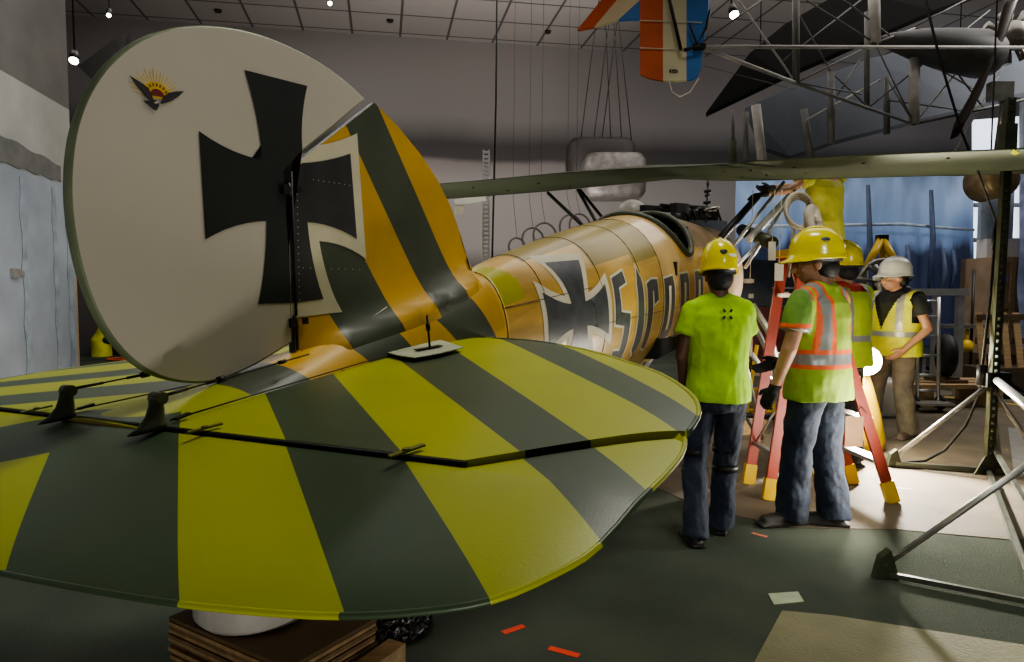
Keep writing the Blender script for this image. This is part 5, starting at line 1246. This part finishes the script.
for a, b_ in ((NA_, (875, 43, 9.2)), ((806, 0, 8.9), NC_), ((844, 0, 9), (915, 55, 9.6)), (NC_, (915, 28, 9.6)), ((800, 83, 8.8), (861, 94, 9.3)), (NC_, (914, 124, 9.6)), ((867, 109, 9.5), (990, 10, 10)), ((914, 124, 9.6), (1000, 20, 10)), ((831, 72, 9.2), (870, 109, 9.4)), ((887, 78, 10), (914, 124, 9.6)), ((860, 60, 9.3), (831, 105, 9.2)), ((796, 10, 8.8), (831, 72, 9.2)), ((915, 28, 9.6), (1060, 60, 10)), ((887, 100, 10), (960, 110, 10)), ((940, 50, 9.8), (985, 110, 10)), ((915, 55, 9.6), (975, 90, 10)), ((784, 60, 9), (861, 0, 9.4)), ((806, 120, 9.2), (880, 80, 9.6)), ((912, 28, 9.6), (975, -5, 10)), ((950, 160, 9.8), (1024, 30, 10.2)), ((955, 30, 10), (990, 65, 10))):
    htube([a, b_], .011, greyt if (a[0] + b_[0]) % 2 else lightt, 'wire')
def wingpan(poly, name, m, t=.06):
    mb = MB(); A = [mb.bm.verts.new(G(*p)) for p in poly]; B = [mb.bm.verts.new(G(*p) + V((0, 0, t))) for p in poly]; n = len(poly)
    mb.bm.faces.new(A); mb.bm.faces.new(list(reversed(B)))
    for i in range(n): mb.bm.faces.new((A[i], B[i], B[(i + 1) % n], A[(i + 1) % n]))
    bmesh.ops.triangulate(mb.bm, faces=[f for f in mb.bm.faces if len(f.verts) > 4]); return mb.build(name, m, ha)
wingpan([(706, 117, 9.8), (750, 57, 10.2), (785, 28, 10.6), (845, -6, 11), (1000, -10, 11), (935, 14, 10.2), (871, 42, 9.9), (784, 80, 9.7)], 'upper_wing', darkw)
wingpan([(745, 112, 11.2), (790, 92, 11.6), (870, 62, 12), (960, 40, 12.4), (1080, 20, 12.6), (1080, 88, 11.4), (1024, 96, 11.3), (974, 110, 11.1), (900, 128, 11), (833, 145, 10.9), (790, 160, 10.8), (760, 150, 10.9)], 'lower_wing', bluew)
mb = MB(); ring_ = []
for x, yc, h_, D in ((878, 40, .04, 9.5), (890, 41, .10, 9.5), (920, 45, .20, 9.6), (950, 50, .27, 9.7), (980, 54, .32, 9.8), (992, 56, .26, 9.9), (997, 56, .10, 9.95)):
    c = G(x, yc, D); ring_.append([c + V((0, .35 * math.cos(a) * min(1, h_ * 4), h_ * math.sin(a))) for a in [2 * PI * k / 18 for k in range(18)]])
mb.loft(ring_); mb.build('nacelle', mat('nacelle_grey', (.06, .06, .06), .6), ha)
c = G(1012, 36, 9.9); mb = MB(); mb.ell(c, (.22, .22, .2))
for k in range(12): a = 2 * PI * k / 12; mb.cone(c + V((.12 * math.cos(a), .08 * (k % 2), .12 * math.sin(a))), c + V((.36 * math.cos(a), .08 * (k % 2), .36 * math.sin(a))), .05, .06, 10)
mb.build('engine', steel, ha)
mb = MB(); path = [(1018, -20), (1010, 5), (1001, 35), (990, 62), (975, 95), (962, 120), (954, 138)]; rr = []
for i, (x, y) in enumerate(path):
    c = G(x, y, 9.5); w_ = (.13, .13, .10, .07, .11, .13, .07)[i]; ax = V((.9, .15, .4)).normalized(); rr.append([c + ax * (w_ * math.cos(a)) + V((0, .02 * math.sin(a), 0)) for a in [2 * PI * k / 14 for k in range(14)]])
mb.loft(rr); mb.build('propeller', propw, ha)
mb = MB(); mb.tube([G(997, 85, 9.7), G(1004, 105, 9.7), G(998, 150, 9.7)], .05, 8); mb.box(G(1000, 92, 9.6), (.3, .12, .25)); mb.build('mounting', steel, ha)
mb = MB()
for (x, y) in ((760, 57), (860, -8), (960, 44), (1040, 30)):
    p0 = G(x, y, 10.2); mb.tube([p0, V((p0.x, p0.y, HC))], .008, 5)
mb.build('suspension_wire', dark, ha)
# round-bellied cowling hung behind the post
cw = thing('hanging_cowling', 'round brown metal cowling hanging under the wing behind the steel post', 'cowling', G(996, 185, 8))
mb = MB(); c = G(996, 180, 8.0); mb.cone(c + V((0, -.1, 0)), c + V((0, .25, 0)), .20, .22, 28); mb.ell(c + V((0, -.1, 0)), (.2, .08, .2), n=24); mb.build('cowl_shell', mat('tarnished_brass', (.22, .16, .09), .4, .4, var=.3), cw)
mb = MB(); mb.tube([c + V((0, .1, .2)), V((c.x, c.y + .1, HC))], .01, 6); mb.build('suspension_wire', dark, cw)
# ceiling spotlights
for (x, y, D, lab, big) in ((74, 60, 9.5, 'lit spotlight beside the dark soffit at far left', 1), (109, 15, 14, 'small ceiling light above the striped rudder', 0), (330, 3, 14, 'small ceiling light above the black cross', 0), (734, 14, 9, 'lit spotlight right of the red, white and blue tail', 1), (885, 31, 10.6, 'lit spotlight among the lattice struts', 1)):
    t = thing('spotlight', lab, 'spotlight', G(x, y, D)); c = G(x, y, D)
    mb = MB(); mb.cone(c + V((-.02, .05, .12)), c, .045, .065, 14); mb.build('spot_housing', dark, t)
    mb = MB(); mb.cone(c, c + V((0, -.015, -.02)), .055 if big else .04, .055 if big else .04, 14); mb.build('spot_lens', glowc, t)
    mb = MB(); mb.tube([c + V((-.02, .05, .12)), V((c.x - .02, c.y + .05, HC))], .012, 6); mb.build('drop_rod', dark, t)
for (x, y) in ((218, 10), (390, 20), (548, 31)):
    r = ray(x, y); q_ = EYEV + r * ((HC - EYE) / r.z); mb = MB(); mb.cone(q_ + V((0, 0, -.05)), q_ + V((0, 0, .0)), .07, .09, 14); tag(mb.build('ceiling_sprinkler', dark), 'small dark sprinkler set in the tiled ceiling', 'sprinkler', 'sprinklers in the tiled ceiling')

# ================================================================== LIGHT
def area(name, loc, target, size, power, col=(1, 1, 1), sy=None):
    l = bpy.data.lights.new(name, 'AREA'); l.energy = power; l.size = size; l.color = col
    if sy: l.shape = 'RECTANGLE'; l.size_y = sy
    o = link(bpy.data.objects.new(name, l)); o.location = loc; o.rotation_euler = (V(target) - V(loc)).to_track_quat('-Z', 'Y').to_euler(); return o
def point(name, loc, r, power, col=(1, 1, 1)):
    l = bpy.data.lights.new(name, 'POINT'); l.energy = power; l.shadow_soft_size = r; l.color = col; o = link(bpy.data.objects.new(name, l)); o.location = loc; return o
def spot(name, loc, target, power, ang, blend=.5, r=.1, col=(1, 1, 1)):
    l = bpy.data.lights.new(name, 'SPOT'); l.energy = power; l.spot_size = R(ang); l.spot_blend = blend; l.shadow_soft_size = r; l.color = col
    o = link(bpy.data.objects.new(name, l)); o.location = loc; o.rotation_euler = (V(target) - V(loc)).to_track_quat('-Z', 'Y').to_euler(); return o
area('low_fill_lamp', (.1, -1.3, .27), (-.7, 2.2, 1.5), .12, 26, (1, .95, .88))
area('overhead_lamp', (1.2, 3.6, 6.5), (-.4, 1.8, 1.2), 1.6, 145, (1, .97, .86))
area('hall_lamp', (5, 11, 7.6), (4, 11, 0), 8, 330, (1, .95, .90))
area('hall_lamp', (-5, 12, 7.6), (-5, 12.5, 0), 6, 260, (1, .94, .88))
spot('workers_fill_spot', (2.6, -1.8, 3.6), (1.9, 4.5, .9), 330, 34, .8, .4, (.98, 1, .95))  # added fill, cone kept on the workers and off the rudder
area('right_background_fill', (9.5, 9.5, 6.5), (9.5, 13.5, 1.5), 2, 260, (1, .96, .9))  # added fill to brighten the board and crate at right
area('left_hall_lamp', (-2.2, 4.5, 5.0), (-4.2, 6.0, 2.0), 1, 45, (.95, .97, 1))
area('wall_wash', (0, 12.5, 1.0), (1, 19, 3.8), 3, 260, (1, .90, .86))
area('fuselage_side_fill', (2.6, 4.2, .5), (1.2, 4.6, 1.2), .6, 34, (1, .93, .82))  # added fill for the lower fuselage side, no fixture modelled
area('port_wing_fill', (-1.2, 7.5, .6), (-.6, 7.2, 3), 2, 45, (1, .95, .85))  # added fill, lifts the port wing underside from below
area('ceiling_bounce', (0, 11, 6.4), (0, 11.1, 9), 7, 170, (1, .95, .9))  # added upward light, stands in for bounce onto the ceiling
lampP = G(866, 361, 6.55)
spot('work_lamp', lampP + V((-.10, -.16, .02)), (1.6, 3.2, .35), 950, 150, .5, .09, (1, .93, .80))
point('work_lamp_spill', lampP + V((-.06, -.2, .0)), .12, 70, (1, .93, .82))
w = bpy.data.worlds.new('world'); SC.world = w; w.use_nodes = True; w.node_tree.nodes['Background'].inputs[0].default_value = (.32, .32, .34, 1); w.node_tree.nodes['Background'].inputs[1].default_value = .30
SC.view_settings.view_transform = 'AgX'; SC.view_settings.look = 'AgX - Medium High Contrast'; SC.view_settings.exposure = 0.12
